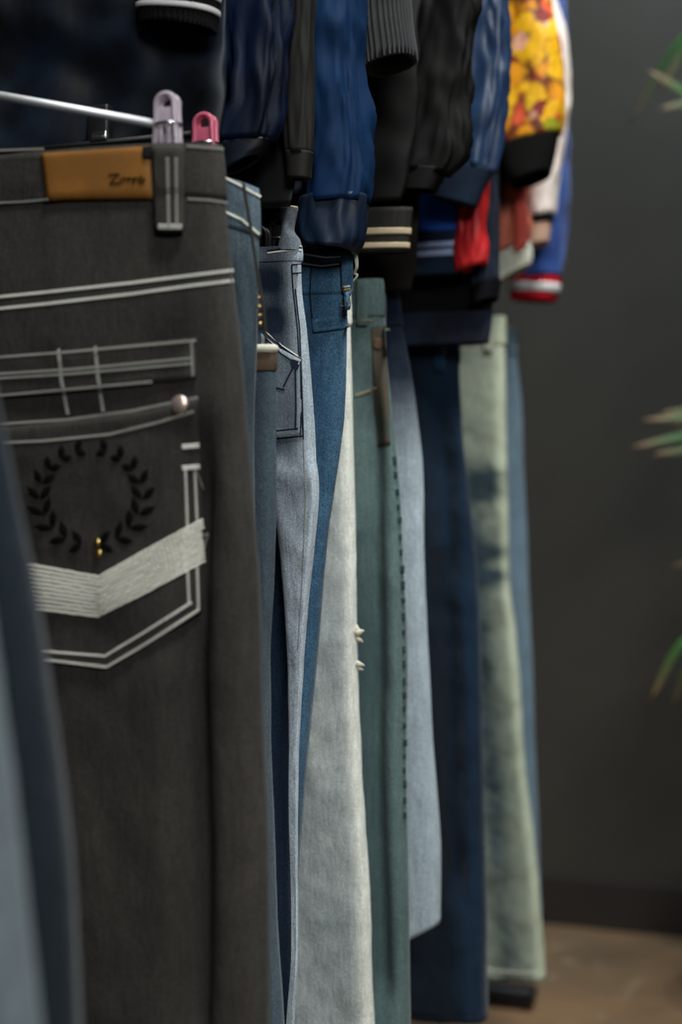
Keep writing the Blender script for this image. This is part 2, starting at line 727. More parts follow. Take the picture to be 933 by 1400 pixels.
        if seam:
          s.stitch([[(s.xc - (xr - s.xc) * 0.95, s.zw - 0.044), (s.xc + (xr - s.xc) * 0.95, s.zw - 0.044)],
                  [(s.xc, s.zw - 0.05), (s.xc, s.zc + 0.01)]], thread, local=True, name='seam_stitching')
        if hem:
            z = s.zh + 0.014
            a, b = s.xi(z) + 0.012, s.xr(z) - 0.012
            s.stitch([[(a, z), (b, z)]], thread, local=True, name='hem_stitching')


def box_data_fast(c, R, a, b, h):
    V = []
    for z in (-h, h):
        for x, y in ((-a, -b), (a, -b), (a, b), (-a, b)):
            V.append(c + R @ Vector((x, y * (0.8 if z > 0 else 1), z)))
    return V, [[4, 5, 6, 7], [0, 1, 5, 4], [1, 2, 6, 5], [2, 3, 7, 6], [3, 0, 4, 7]]


def zpx(px, py, Y):
    return at(px, py, Y).z


def crease(pts, Y, dep, w):
    pts = sorted((at(x, y, Y).z, at(x, y, Y).x) for x, y in pts)
    return (pts, dep, w)


# ---- denims
denim('denim_pale_grey', col(80, 91, 98), col(120, 131, 139))
denim('denim_deep_navy', col(25, 32, 39), col(41, 51, 61), mottled=0.15)
denim('denim_black', col(38, 36, 35), col(76, 72, 67), grain=0.35, mottled=0.28, sheen=0.03)
denim('denim_mid_blue', col(20, 32, 41), col(104, 122, 134))
denim('denim_slate', col(19, 30, 39), col(84, 99, 110))
denim('denim_light_blue', col(24, 35, 52), col(206, 220, 232), mottled=0.2)
denim('denim_blue', col(16, 48, 81), col(90, 131, 160), grain=0.55, mottled=0.26)
denim('denim_bleached', col(113, 126, 135), col(240, 242, 232), grain=0.25, mottled=0.25)
denim('denim_green_grey', col(41, 61, 67), col(119, 143, 140), mottled=0.22)
denim('denim_light_grey', col(15, 27, 44), col(188, 204, 214), mottled=0.10)
denim('denim_dark_indigo', col(4, 8, 15), col(34, 64, 93), mottled=0.10)
denim('denim_sage_wash', col(44, 59, 67), col(183, 191, 168), mottled=0.2)
denim('denim_steel_blue', col(57, 79, 99), col(127, 149, 161), mottled=0.15)


def edge_fade(base, edge=0.5, w=0.10, knee=0.15):
    def f(q, py, front):
        return base + edge * gauss(q, 1.0, w) + knee * gauss(q, 0.55, 0.3) * gauss(py, 900, 260)
    return f


J = {}
# 0 and 1: the two blurred pairs nearest the camera
J[0] = Jeans('j', 'pale grey-blue jeans leg, a soft blur in the lower left corner of the photo', 0.60, 1.15, 0.12,
             [(-140, -40), (-90, 350), (-40, 700), (-6, 950), (10, 1050), (28, 1220), (46, 1400), (60, 1560)], 'denim_pale_grey', 0.022, fade=edge_fade(0.45), seed=1)
J[1] = Jeans('j', 'dark navy jeans, blurred, hanging just in front of the black jeans', 0.71, 1.15, 0.12,
             [(-58, 10), (-45, 250), (-14, 500), (14, 640), (44, 790), (70, 960), (90, 1150), (104, 1400), (110, 1520)], 'denim_deep_navy', 0.026, fade=edge_fade(0.25, 0.2), seed=2)
# 2: the black pair with the embroidered pocket
YB = 1.05
J[2] = Jeans('j', 'black jeans with tan leather patch, white stitching and a chevron on the back pocket', YB, zpx(305, 197, YB), 0.11,
             [(304, 195), (309, 270), (317, 370), (328, 480), (340, 620), (350, 780), (356, 950), (363, 1200), (367, 1400), (368, 1500)], 'denim_black', 0.032,
             fade=lambda q, py, fr: 0.25 + 0.16 * sstep(700, 1200, py) + 0.4 * gauss(q, 1.0, 0.05), amp=0.007, crinkle=0.003, seed=3, wband=0.0405, top_dip=0.005,  # legs lighter downwards in the dye, making up for weak lamp light
             creases=[crease([(286, 540), (282, 700), (280, 900), (284, 1150), (288, 1400), (290, 1480)], YB, 0.032, 0.0125)])
J[3] = Jeans('j', 'faded blue jeans squeezed in right behind the black jeans', 1.12, zpx(355, 222, 1.12), 0.14,
             [(354, 215), (356, 300), (354, 380), (352, 470), (350, 600), (350, 800), (348, 1100), (348, 1400)], 'denim_mid_blue', 0.018,
             fade=lambda q, py, fr: 0.10 + 0.30 * (1 - sstep(290, 350, py)) + 0.35 * gauss(q, 0.98, 0.05) - 0.3 * gauss(q, 0.85, 0.1) * sstep(320, 420, py) + 0.25 * gauss(q, 0.6, 0.12), seed=4, top_dip=0.026)  # darker below the waistband: painted shade from the black jeans
J[4] = Jeans('j', 'slate blue jeans hung lower, with a brown band and cream rim at the top', 1.168, zpx(377, 482, 1.168), 0.13,
             [(377, 480), (379, 560), (380, 680), (377, 800), (371, 900), (370, 1000), (373, 1120), (378, 1260), (388, 1400), (392, 1480)], 'denim_slate', 0.016, wband=0.017,
             fade=lambda q, py, fr: 0.22 + 0.55 * gauss(q, 1.0, 0.04) + 0.3 * sstep(850, 1000, py) * gauss(q, 1, 0.2), seed=5, band_mat='brown_leather_band')
J[5] = Jeans('j', 'light washed carpenter jeans with navy stitching and a pinched tab at the waist', 1.25, zpx(412, 341, 1.25), 0.13,
             [(413, 338), (414, 390), (421, 450), (427, 520), (431, 600), (432, 660), (428, 750), (421, 850), (413, 950), (406, 1050), (404, 1150), (405, 1300), (401, 1400), (399, 1480)],
             'denim_light_blue', 0.020, inner=[(380, 640), (384, 750), (389, 850), (394, 950), (398, 1050), (398, 1200), (398, 1300), (393, 1400), (391, 1480)],
             fade=lambda q, py, fr: 0.02 + 0.55 * sstep(520, 800, py) + 0.7 * gauss(q, 1.0, 0.04) + 0.12 * math.sin(py / 9.0) * gauss(q, 0.8, 0.14), seed=6, wband=0.012, rise=0.19, thin=[(0.45, 0.08), (0.70, 0.25), (0.9, 1.0)])  # dark top is the jackets' shade painted into the dye
denim('denim_shade_strip', col(17, 29, 45), col(40, 62, 88), grain=0.5, mottled=0.15)  # added pair: its dark dye stands in for shade on the mid-blue jeans
J[13] = Jeans('j', 'added dark jeans standing in for the shaded strip beside the light carpenter leg', 1.291, zpx(397, 372, 1.291), 0.14,
              [(397, 368), (398, 500), (400, 640), (402, 800), (402, 900), (400, 1050), (399, 1200), (399, 1400), (398, 1470)], 'denim_shade_strip', 0.012,
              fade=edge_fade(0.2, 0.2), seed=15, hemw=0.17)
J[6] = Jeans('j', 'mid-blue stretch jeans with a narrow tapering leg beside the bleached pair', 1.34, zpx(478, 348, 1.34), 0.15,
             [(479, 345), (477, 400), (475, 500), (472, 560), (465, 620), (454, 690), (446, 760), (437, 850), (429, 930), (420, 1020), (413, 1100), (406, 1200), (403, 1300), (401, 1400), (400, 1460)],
             'denim_blue', 0.022, fade=lambda q, py, fr: 0.18 + 0.16 * nz(q * 34, py / 16.0, 5.0) + 0.35 * gauss(q, 1.0, 0.06) + 0.22 * gauss(py, 440, 70) + 0.3 * gauss(q, 0.72 , 0.05) * sstep(560, 640, py), seed=7, hemw=0.15, crinkle=0.003)  # streak down the leg is a painted highlight on the fold
J[7] = Jeans('j', 'bleached pale grey wide-leg jeans with frayed outer edge', 1.42, zpx(480, 395, 1.42), 0.13,
             [(478, 392), (480, 430), (483, 560), (486, 700), (489, 830), (491, 900), (495, 1000), (500, 1150), (506, 1260), (514, 1400), (519, 1480)], 'denim_bleached', 0.022, hemw=0.25,
             fade=lambda q, py, fr: 0.28 + 0.8 * gauss(q, 1.0, 0.04), seed=8, amp=0.007, crinkle=0.0065)
J[8] = Jeans('j', 'green-grey jeans with a faded brown knee panel and dark dotted seam', 1.50, zpx(525, 385, 1.50), 0.13,
             [(524, 382), (527, 450), (533, 520), (541, 610), (549, 700), (554, 820), (557, 950), (558, 1100), (558, 1250), (559, 1400), (560, 1470)], 'denim_green_grey', 0.024, hemw=0.21,
             fade=lambda q, py, fr: 0.30 + 0.25 * gauss(q, 0.97, 0.05) - 0.25 * gauss(q, 0.74, 0.07) + 0.2 * gauss(q, 0.9, 0.09) * gauss(py, 640, 260), seed=9,  # dark inner band paints the shade beside the crease
             creases=[crease([(507, 470), (512, 650), (516, 900), (520, 1150), (524, 1400)], 1.50, 0.026, 0.013)])
J[9] = Jeans('j', 'short jeans fading from dark navy at the hip to pale grey at the hem', 1.575, zpx(545, 400, 1.575), zpx(580, 1302, 1.575),
             [(545, 398), (550, 440), (560, 490), (572, 570), (579, 650), (582, 760), (586, 880), (593, 1000), (599, 1110), (602, 1200), (602, 1302)], 'denim_light_grey', 0.022, hemw=0.19,
             fade=lambda q, py, fr: -0.05 + 0.70 * sstep(480, 680, py) + 0.2 * gauss(q, 1, 0.05) * sstep(480, 680, py), seed=10, amp=0.006, hem_slope=0.036)
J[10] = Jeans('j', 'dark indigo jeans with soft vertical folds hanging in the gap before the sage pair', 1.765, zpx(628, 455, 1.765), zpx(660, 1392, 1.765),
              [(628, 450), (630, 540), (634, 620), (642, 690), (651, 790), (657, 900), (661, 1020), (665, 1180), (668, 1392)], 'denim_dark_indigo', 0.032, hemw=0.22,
              fade=lambda q, py, fr: 0.08 + 0.34 * gauss(q, 0.94, 0.09) + 0.35 * gauss(q, 0.70, 0.045) * (1 - sstep(700, 1000, py)), seed=11, amp=0.016, crinkle=0.004,  # lighter bands are painted highlights of the folds
              creases=[crease([(598, 500), (604, 640), (612, 800), (620, 1000), (628, 1250)], 1.765, 0.024, 0.016)])


def sage(q, py, fr):
    v = 0.37 + 0.10 * (1 - sstep(480, 740, py)) + 0.10 * sstep(1000, 1250, py) + 0.6 * gauss(q, 0.985, 0.026)
    v -= 0.55 * gauss(py, 648, 10) * gauss(q, 0.95, 0.10)
    v -= 0.85 * gauss(py, 672, 13) * gauss(q, 0.88, 0.11)
    v -= 0.7 * gauss(py, 755, 9) * gauss(q, 0.93, 0.10)
    v -= 0.75 * gauss(py, 788, 8) * gauss(q, 0.93, 0.12)
    v -= 0.35 * gauss(q, 0.80, 0.08) * sstep(560, 760, py)
    v += 0.10 * nz(q * 9, py / 22.0, 3.0) + 0.10 * nz(q * 20, py / 9.0, 8.0)
    v += 0.15 * gauss(py, 1337, 8)
    return v


J[11] = Jeans('j', 'sage and cream acid-washed jeans with dark knee streaks, hem just above the floor', 2.01, zpx(690, 435, 2.01), zpx(745, 1338, 2.01),
              [(691, 432), (692, 500), (694, 580), (696, 680), (699, 780), (705, 860), (712, 960), (720, 1060), (730, 1150), (740, 1240), (748, 1338)], 'denim_sage_wash', 0.026, hemw=0.24,
              fade=sage, seed=12, amp=0.009, crinkle=0.008)
J[12] = Jeans('j', 'steel blue jeans at the far end of the rack, nearest the dark wall', 2.13, zpx(705, 450, 2.13), 0.24,
              [(704, 448), (709, 500), (715, 560), (718, 650), (724, 780), (729, 920), (734, 1060), (739, 1180), (744, 1300)], 'denim_steel_blue', 0.028, hemw=0.2,
              fade=edge_fade(0.3, 0.15), seed=13)


# ---- black jeans: sewing, patch, pocket, embroidery
def black_jeans_details():
    j = J[2]
    # leather patch with its stamped word
    pt = j.patch('leather_patch', [((58, 211), (66, 275)), ((130, 206), (138, 274)), ((206, 201), (212, 273))], 'tan_leather', 0.0022, 20, 10, j.wband, label='tan leather brand patch on the waistband')
    # the faint word on the patch: a handwritten scrawl
    word = [[(149, 239), (162, 238), (151, 251), (163, 250)], [(165, 243), (165, 250)], [(169, 250), (169, 243), (174, 244)], [(176, 250), (176, 243), (182, 244), (182, 250)],
            [(184, 250), (185, 243), (190, 244), (190, 250)], [(193, 242), (197, 245), (195, 251), (192, 248), (193, 242)]]
    j.stitch(word, 'patch_ink', 0.0012, 0.0016, 1.0, 'stamped_word', pt, lift=0.0003)
    # belt loop over the waistband
    bl = j.patch('belt_loop', [((214, 203), (218, 318)), ((234, 203), (236, 320)), ((253, 203), (254, 318))], 'denim_black', 0.0062, 8, 16, j.wband, fade=0.35)
    j.stitch([[(229, 215), (231, 306)], [(241, 215), (242, 306)]], 'thread_grey', 0.0024, 0.0036, 0.8, parent=bl)
    j.stitch([[(217, 310), (247, 310)]], 'thread_white', 0.0042, 0.0014, 1.0, name='bar_tack', parent=bl)
    # waistband and yoke rows
    j.stitch([[(-40, 279), (30, 276), (64, 273)], [(257, 272), (285, 274), (307, 277)], [(-40, 207), (56, 204)], [(256, 200), (302, 204)]], 'thread_grey', 0.0020, 0.0034, 0.85, name='waistband_stitching', parent=j.wband)
    j.stitch([[(-60, 412), (60, 400), (180, 387), (260, 377), (317, 370)], [(-60, 428), (60, 416), (180, 402), (260, 391), (318, 384)]], 'thread_white', 0.0028, 0.0034, 0.86, name='yoke_stitching')
    # welt above the pocket
    w = j.patch('pocket_welt', [((-60, 492), (-60, 548)), ((100, 480), (102, 534)), ((268, 462), (269, 517))], 'denim_black', 0.0026, 24, 8, fade=0.3)
    j.stitch([[(-60, 493), (100, 481), (266, 466)], [(-60, 515), (100, 505), (262, 490)], [(-60, 521), (100, 511), (262, 497)], [(-60, 546), (100, 532), (264, 517)],
              [(262, 465), (264, 517)]], 'thread_grey', 0.0023, 0.0032, 0.82, parent=w)
    # pocket
    p = j.patch('back_pocket', [((-30, 588), (6, 888)), ((60, 580), (72, 905)), ((140, 570), (147, 914)), ((210, 560), (212, 874)), ((271, 545), (274, 836))], 'denim_black', 0.0026, 44, 40, fade=0.3,
                label='back pocket with chevron band and dark wreath')
    j.stitch([[(-30, 582), (90, 574), (180, 562), (268, 544)], [(-30, 607), (60, 603), (150, 594), (215, 578), (264, 563)]], 'thread_grey', 0.0024, 0.0032, 0.86, parent=p)
    j.stitch([[(80, 478), (84, 520), (93, 566)], [(130, 474), (134, 515), (141, 560)]], 'thread_grey', 0.0030, 0.0030, 0.9, name='loop_stitching')
    j.stitch([[(253, 640), (256, 722)], [(266, 645), (269, 712)], [(256, 776), (258, 824)], [(269, 770), (271, 832)],
              [(20, 886), (80, 892), (144, 897), (200, 863), (258, 826)], [(20, 898), (80, 904), (146, 912), (200, 880), (271, 834)]], 'thread_white', 0.0021, 0.0032, 0.84, parent=p)
    j.stitch([[(249, 611), (271, 609)], [(249, 640), (272, 638)]], 'thread_white', 0.0040, 0.0014, 1.0, name='bar_tack', parent=p)
    # loose threads
    mk('loose_thread', *sweep(smooth_path([j.px(268, 642)[0] + Vector((0, -.002, 0)), j.px(276, 655)[0] + Vector((0, -.004, 0)), j.px(281, 671)[0] + Vector((0, -.003, 0))], 8), 0.0008, 5), 'thread_grey', p)
    mk('loose_thread', *sweep(smooth_path([j.px(276, 735)[0] + Vector((0, -.002, 0)), j.px(288, 729)[0] + Vector((0, -.004, 0)), j.px(284, 742)[0] + Vector((0, -.004, 0)), j.px(281, 752)[0] + Vector((0, -.003, 0))], 10), 0.0008, 5), 'thread_grey', p)
    # chevron: rows of thick white thread
    rows = []
    for k in range(11):
        t = k / 10
        rows.append([(lerp(20, 28, t), lerp(768, 829, t)), (lerp(136, 134, t), lerp(789, 842, t)), (lerp(205, 206, t), lerp(750, 806, t)), (lerp(275, 276, t), lerp(711, 768, t))])
    j.stitch(rows, 'thread_cream', 0.0022, 0.0036, 0.82, name='chevron_band', parent=p, lift=0.0009, wob=0.0002)['label'] = 'white chevron of stitched rows'
    # wreath of two leafy branches in black thread
    V, Fc = [], []
    for sg in (1, -1):
        for i in range(9):
            t = i / 8
            an = lerp(math.radians(-80), math.radians(72), t)
            cx = 125 + sg * 70 * math.cos(an)
            cy = 678 - 66 * math.sin(an)
            tang = Vector((-sg * math.sin(an), -math.cos(an)))
            for lean in (-1, 1):
                d = (tang + Vector((tang.y, -tang.x)) * lean * 0.9).normalized()
                L = lerp(17, 27, math.sin(math.pi * min(1, t + .2)))
                wd = 5.0
                nrm = Vector((d.y, -d.x))
                pts = []
                for a, b in ((0, 0), (.3, .9), (.6, 1), (1, 0), (.6, -1), (.3, -.9)):
                    q = Vector((cx, cy)) + d * L * a + nrm * wd * b
                    P, N = j.px(q.x, q.y)
                    pts.append(P + N * 0.0009)
                o = len(V)
                V += pts
                ctr, N = j.px(*(Vector((cx, cy)) + d * L * .5))
                V.append(ctr + N * 0.0026)
                for e in range(6):
                    Fc.append([o + e, o + (e + 1) % 6, o + 6])
    em = mk('wreath_embroidery', V, Fc, 'embroidery_black', p, smooth=True)
    em['kind'] = 'stuff'
    # studs and rivet
    for (x, y) in ((134, 742), (136, 757)):
        P, N = j.px(x, y)
        mk('brass_stud', *dome(P + N * .0012, N, 0.0036, 0.0024), 'brass', p)
    P, N = j.px(246, 553)
    r = mk('rivet', *dome(P + N * .0008, N, 0.0076, 0.0030), 'copper_rivet', p)
    r['label'] = 'rose copper rivet button'


def dome(c, n, r, h, seg=16):
    n = Vector(n).normalized()
    u = n.orthogonal().normalized()
    w = n.cross(u)
    V, Fc = [], []
    rings = 5
    for i in range(rings):
        t = i / rings * math.pi / 2
        for k in range(seg):
            a = 2 * math.pi * k / seg
            V.append(c + (u * math.cos(a) + w * math.sin(a)) * r * math.cos(t) + n * h * math.sin(t))
    V.append(c + n * h)
    for i in range(rings - 1):
        for k in range(seg):
            Fc.append([i * seg + k, i * seg + (k + 1) % seg, (i + 1) * seg + (k + 1) % seg, (i + 1) * seg + k])
    for k in range(seg):
        Fc.append([(rings - 1) * seg + k, (rings - 1) * seg + (k + 1) % seg, len(V) - 1])
    return V, Fc


black_jeans_details()


def other_details():
    # faded blue pair behind the black one
    j = J[3]
    j.stitch([[(308, 243), (330, 254), (354, 268)]], 'thread_cream', 0.0024, 0.003, 0.9, name='rim_stitching', parent=j.wband)
    j.stitch([[(309, 290), (330, 300), (352, 318)]], 'thread_cream', 0.0024, 0.003, 0.9, name='waistband_stitching', parent=j.wband)
    j.generic_details('denim_mid_blue', 'thread_cream', pockets=False, seam=False, loops=False)
    # slate pair: cream rim round the top
    j = J[4]
    nq = 34
    ring = []
    seq = [(1, 1, i) for i in range(nq + 1)] + [(1, 0, i) for i in range(nq - 1, -1, -1)] + [(-1, 0, i) for i in range(1, nq + 1)] + [(-1, 1, i) for i in range(nq - 1, 0, -1)]
    for side, front, qi in seq:
        q = (1 - math.cos(math.pi * (qi / nq))) / 2 * 0.45 + (qi / nq) * 0.55
        ring.append(j.point(side, q, j.zw, front, 0) + Vector((0, 0, 0.003)))
    mk('waistband_rim', *sweep(ring, 0.0042, 8, True), 'cream_cotton', j.wband)
    j.generic_details('denim_slate', 'thread_cream', pockets=False, loops=False, seam=False)
    # light carpenter pair
    j = J[5]
    tab = j.patch('waist_tab', [((385, 283), (380, 341)), ((396, 284), (398, 342)), ((407, 284), (413, 340))], 'denim_light_blue', 0.003, 10, 14, j.wband, fade=0.35) if False else None
    pts = [[(384, 283), (407, 284)], [(385, 300), (403, 302)], [(387, 312), (401, 314)], [(384, 326), (410, 328)], [(380, 343), (413, 343)]]
    V, Fc = [], []
    n = 20
    rows = 18
    for i in range(rows):
        t = i / (rows - 1) * (len(pts) - 1)
        A = [interp([(k, pts[k][0][c]) for k in range(5)], t) for c in (0, 1)]
        B = [interp([(k, pts[k][1][c]) for k in range(5)], t) for c in (0, 1)]
        PL, PR = at(A[0], A[1], j.Y - 0.002), at(B[0], B[1], j.Y - 0.002)
        for k in range(n):
            a = 2 * math.pi * k / n
            V.append((PL + PR) / 2 + (PR - PL) / 2 * math.cos(a) + Vector((0, 0.010 * math.sin(a), 0)))
    for i in range(rows - 1):
        for k in range(n):
            Fc.append([i * n + k, (i + 1) * n + k, (i + 1) * n + (k + 1) % n, i * n + (k + 1) % n])
    Fc.append(list(range(n)))
    tb = mk('waist_tab', V, Fc, 'denim_light_blue', j.wband, attr={'fade': [0.32] * len(V)})
    mk('tab_stitching', *sweep([at(385, 283.5, j.Y - 0.010), at(396, 282, j.Y - 0.014), at(407, 284, j.Y - 0.009)], 0.0012, 6), 'thread_cream', tb)
    j.stitch([[(366, 346), (390, 343), (411, 342)]], 'thread_cream', 0.0016, 0.003, 0.95, name='rim_stitching', parent=j.wband)
    j.stitch([[(366, 343), (390, 339.5), (411, 338.5)], [(399, 362), (413, 361)], [(400, 374), (413, 373)], [(399, 362), (401, 395), (407, 450), (411, 520)], [(404, 395), (410, 450), (414, 560), (415, 598)],
              [(366, 452), (385, 473), (402, 486), (412, 492)], [(364, 462), (384, 483), (400, 496)], [(412, 492), (414, 560), (412, 596)], [(404, 498), (405, 560), (404, 587)],
              [(376, 589), (404, 586)], [(376, 600), (412, 596)], [(378, 530), (386, 532), (401, 500)]], 'thread_navy', 0.0013, 0.0028, 0.92, name='navy_stitching')
    pk = j.patch('side_pocket', [((358, 456), (358, 600)), ((384, 477), (384, 598)), ((412, 492), (413, 596))], 'denim_light_blue', 0.0016, 16, 18, fade=0.18)
    j.stitch([[(362, 452), (385, 472), (411, 489)]], 'thread_cream', 0.0013, 0.003, 1.0, name='pocket_edge_stitching', parent=pk, lift=0.0002)
    j.stitch([[(364, 463), (384, 483), (402, 495)], [(411, 494), (412.5, 560), (411, 594)], [(404, 498), (405, 560), (404, 587)],
              [(376, 589), (404, 586)], [(376, 600), (412, 596)], [(378, 530), (386, 532), (402, 500)]], 'thread_navy', 0.0013, 0.0028, 0.92, parent=pk)
    j.stitch([[(398, 494), (407, 497)], [(399, 499), (408, 502)]], 'thread_navy', 0.005, 0.0014, 1.0, name='bar_tack', parent=pk)
    j.stitch([[(415, 600), (418, 680), (414, 780), (408, 880)]], 'thread_grey', 0.0010, 0.0028, 0.8, name='outseam_stitching')
    # mid-blue pair
    j = J[6]
    j.stitch([[(413, 347), (445, 352), (466, 351), (477, 349)], [(413, 360), (440, 364), (464, 361)]], 'thread_cream', 0.0014, 0.003, 0.9, name='waistband_stitching', parent=j.wband)
    j.stitch([[(413, 363), (440, 366.5), (465, 363.5)], [(426, 363), (424, 400), (427, 438)], [(426, 440), (450, 437), (472, 433)], [(430, 454), (452, 451), (474, 447)]], 'thread_navy', 0.0016, 0.0028, 0.95, name='navy_stitching')
    j.patch('pocket_band', [((427, 437), (429, 455)), ((450, 435), (452, 452)), ((473, 431), (475, 449))], 'denim_blue', 0.002, 12, 6, fade=0.45)
    bl = j.patch('belt_loop', [((468, 349), (470, 424)), ((474, 349), (475, 424)), ((478, 349), (478, 424))], 'denim_blue', 0.005, 6, 14, j.wband, fade=0.4)
    for y in (392, 396, 414, 418):
        j.stitch([[(467, y), (472, y), (478, y - 1)]], 'thread_gold' if y in (396, 414) else 'thread_cream', 0.0018, 0.002, 1.0, name='bar_tack', parent=bl)
    b = smooth_path([at(483, 340, 1.33), at(487, 352, 1.33), at(488, 364, 1.33), at(485, 374, 1.335), at(489, 376, 1.335), at(483, 384, 1.335), at(479, 388, 1.335)], 26)
    fs = mk('frayed_string', *sweep(b, [lerp(0.0034, 0.0007, (i / 25) ** 0.6) for i in range(26)], 6, flat=0.5), 'cream_cotton', j.root)
    # bleached pair: torn tufts on the outer edge
    j = J[7]
    for (x, y, dx, dy, r) in ((489.5, 866, 9, -4, .006), (490, 872, 7, 6, .004), (491, 908, 8, 2, .0045), (491.5, 913, 6, 3, .003), (489, 858, 5, 8, .004)):
        a = at(x - 3, y, j.Y)
        e = at(x + dx, y + dy, j.Y)
        mk('frayed_tuft', *sweep([a, lerp(a, e, .5), e], [r, r * .6, 0.0004], 6), 'cream_cotton', j.root)
    j.generic_details('denim_bleached', 'thread_cream', hem=False)
    # green-grey pair: brown panel, beige seam, dotted seam
    j = J[8]
    cloth('faded_brown_panel', col(74, 82, 76), col(90, 80, 68), 0.9, 0, 0.1, 26)
    cloth('rust_patch', col(112, 78, 60), col(92, 76, 64), 0.9, 0, 0.1, 30)
    pan = j.patch('knee_panel', [((507, 448), (516, 612)), ((518, 446), (526, 610)), ((527, 445), (534, 608))], 'faded_brown_panel', 0.0008, 10, 24, fade=0.4)
    j.patch('rust_spot', [((511, 465), (511, 476)), ((518, 462), (519, 479)), ((525, 466), (525, 474))], 'rust_patch', 0.0012, 6, 6, pan)
    j.stitch([[(486, 541), (500, 536), (514, 531)]], 'stripe_dull', 0.0030, 0.003, 1.0, name='seam_stitching')
    cloth('pucker_dark', col(58, 76, 77), col(48, 64, 66), 0.95, 0, 0.05)
    y = 630
    while y < 1320:
        x = interp([(630, 538), (750, 547), (900, 551), (1100, 552), (1320, 553)], y)
        if y < 1130:
            P, N = j.px(x, y)
            datas = box_data(P + N * .0007, (random.uniform(.0022, .0042), 0.0008, random.uniform(.0028, .0048)), bev=0.0007)
            mk('seam_pucker', *datas, 'pucker_dark', j.root)
        y += random.uniform(17, 24)
    # short grey pair: hem fold
    j = J[9]
    zz = 0.012
    # indigo and sage pairs get their own sewing
    J[10].generic_details('denim_dark_indigo', 'thread_navy', pockets=False)
    J[11].generic_details('denim_sage_wash', 'thread_cream', pockets=False)
    J[12].generic_details('denim_steel_blue', 'thread_cream', pockets=False)
    J[9].generic_details('denim_light_grey', 'thread_cream', pockets=False, hem=False)
    J[1].generic_details('denim_deep_navy', 'thread_grey')
    J[0].generic_details('denim_pale_grey', 'thread_cream')
    J[8].generic_details('denim_green_grey', 'thread_gold', pockets=False)
    J[13].generic_details('denim_shade_strip', 'thread_gold', pockets=False, loops=False)
    J[6].generic_details('denim_blue', 'thread_gold', pockets=False, loops=False, seam=False)


other_details()


# ------------------------------------------------------------------ trouser hangers
def clip_mesh(c, w=0.020, h=0.052, dz=0.0):
    """clear looped clip: an arch over three ribs that close on the cloth; c = bottom centre"""
    c = Vector(c)
    datas = []
    for yo in (-0.0032, 0.0032):
        path = []
        for i in range(20):
            t = i / 19
            if t < 0.28:
                k = t / 0.28
                path.append((-w * lerp(0.52, 0.40, k), lerp(0.0, h * 0.72, k)))
            elif t > 0.72:
                k = (1 - t) / 0.28
                path.append((w * lerp(0.52, 0.40, k), lerp(0.0, h * 0.72, k)))
            else:
                a = math.pi * (1 - (t - 0.28) / 0.44)
                path.append((w * 0.42 * math.cos(a), h * 0.78 + w * 0.42 * math.sin(a)))
        datas.append(sweep([c + Vector((x, yo + 0.35 * yo * (z / h), z)) for x, z in path], 0.0025, 8))
        datas.append(box_data(c + Vector((0, yo, h * 0.56)), (w * 0.38, 0.0012, h * 0.17), bev=0.0006))
        for k in (-0.22, 0.14):
            datas.append(box_data(c + Vector((w * k, yo, h * 0.25)), (w * 0.085, 0.0014, h * 0.25), bev=0.0006))
    return join(datas)


def trouser_hanger(j, label, tilt=0.0, barmat='brushed_steel', stemmat='rack_black', clipmat='clear_pink_plastic', clipx=0.171, bar_dz=0.030, rbar=0.0032, stem_dx=0.0):
    zt = j.zw
    h = thing('trouser_hanger', label, 'hanger', (j.xc, j.Y, zt), 'clip hangers for the jeans')
    zb = zt + bar_dz
    a, b = Vector((j.xc - clipx, j.Y, zb + tilt)), Vector((j.xc + clipx, j.Y, zb - tilt * 0.15))
    mk('bar', *sweep([a + Vector((-.012, 0, 0)), b + Vector((.004, 0, 0))], rbar, 10), barmat, h)
    zm = (a.z + b.z) / 2
    mk('stem', *sweep([(j.xc + stem_dx, j.Y, zm), (j.xc, j.Y, RAIL_Z - 0.02)], 0.0022, 8), stemmat, h)
    hk = [(j.xc, j.Y, RAIL_Z - 0.02)]
    for i in range(15):
        an = math.radians(-90 - 10 - i * 17)
        hk.append((j.xc + 0.0185 * math.cos(an) , j.Y, RAIL_Z + 0.0185 * math.sin(an)))
    mk('hook', *sweep(hk, 0.0022, 8), 'brushed_steel', h)
    for sg in (1, -1):
        x = j.xc + sg * clipx
        cl = mk('clip', *clip_mesh((x, j.Y, zt - 0.004)), clipmat, h)
        d1 = sweep([(x + 0.011 * math.cos(t), j.Y + 0.009 * math.sin(t), zt + 0.020) for t in [i * math.pi / 8 for i in range(16)]], 0.0016, 6, True)
        mk('spring', *d1, 'chrome', cl)
        vs, fs = box_data((x, j.Y, zt - 0.007), (0.0115, 0.5 * j.T + 0.007, 0.005), bev=0.001)
        mk('jaw_pad', vs, fs, 'dark_rubber', cl)
    return h


trouser_hanger(J[2], 'steel bar hanger with clear pink clips gripping the black jeans', tilt=0.080, bar_dz=0.030, rbar=0.0038)
hh = trouser_hanger(J[3], 'hanger with a red-tinted clear clip on the faded blue jeans behind the black jeans', clipmat='pink_red_plastic', clipx=0.172, barmat='rack_black', stem_dx=-0.075)
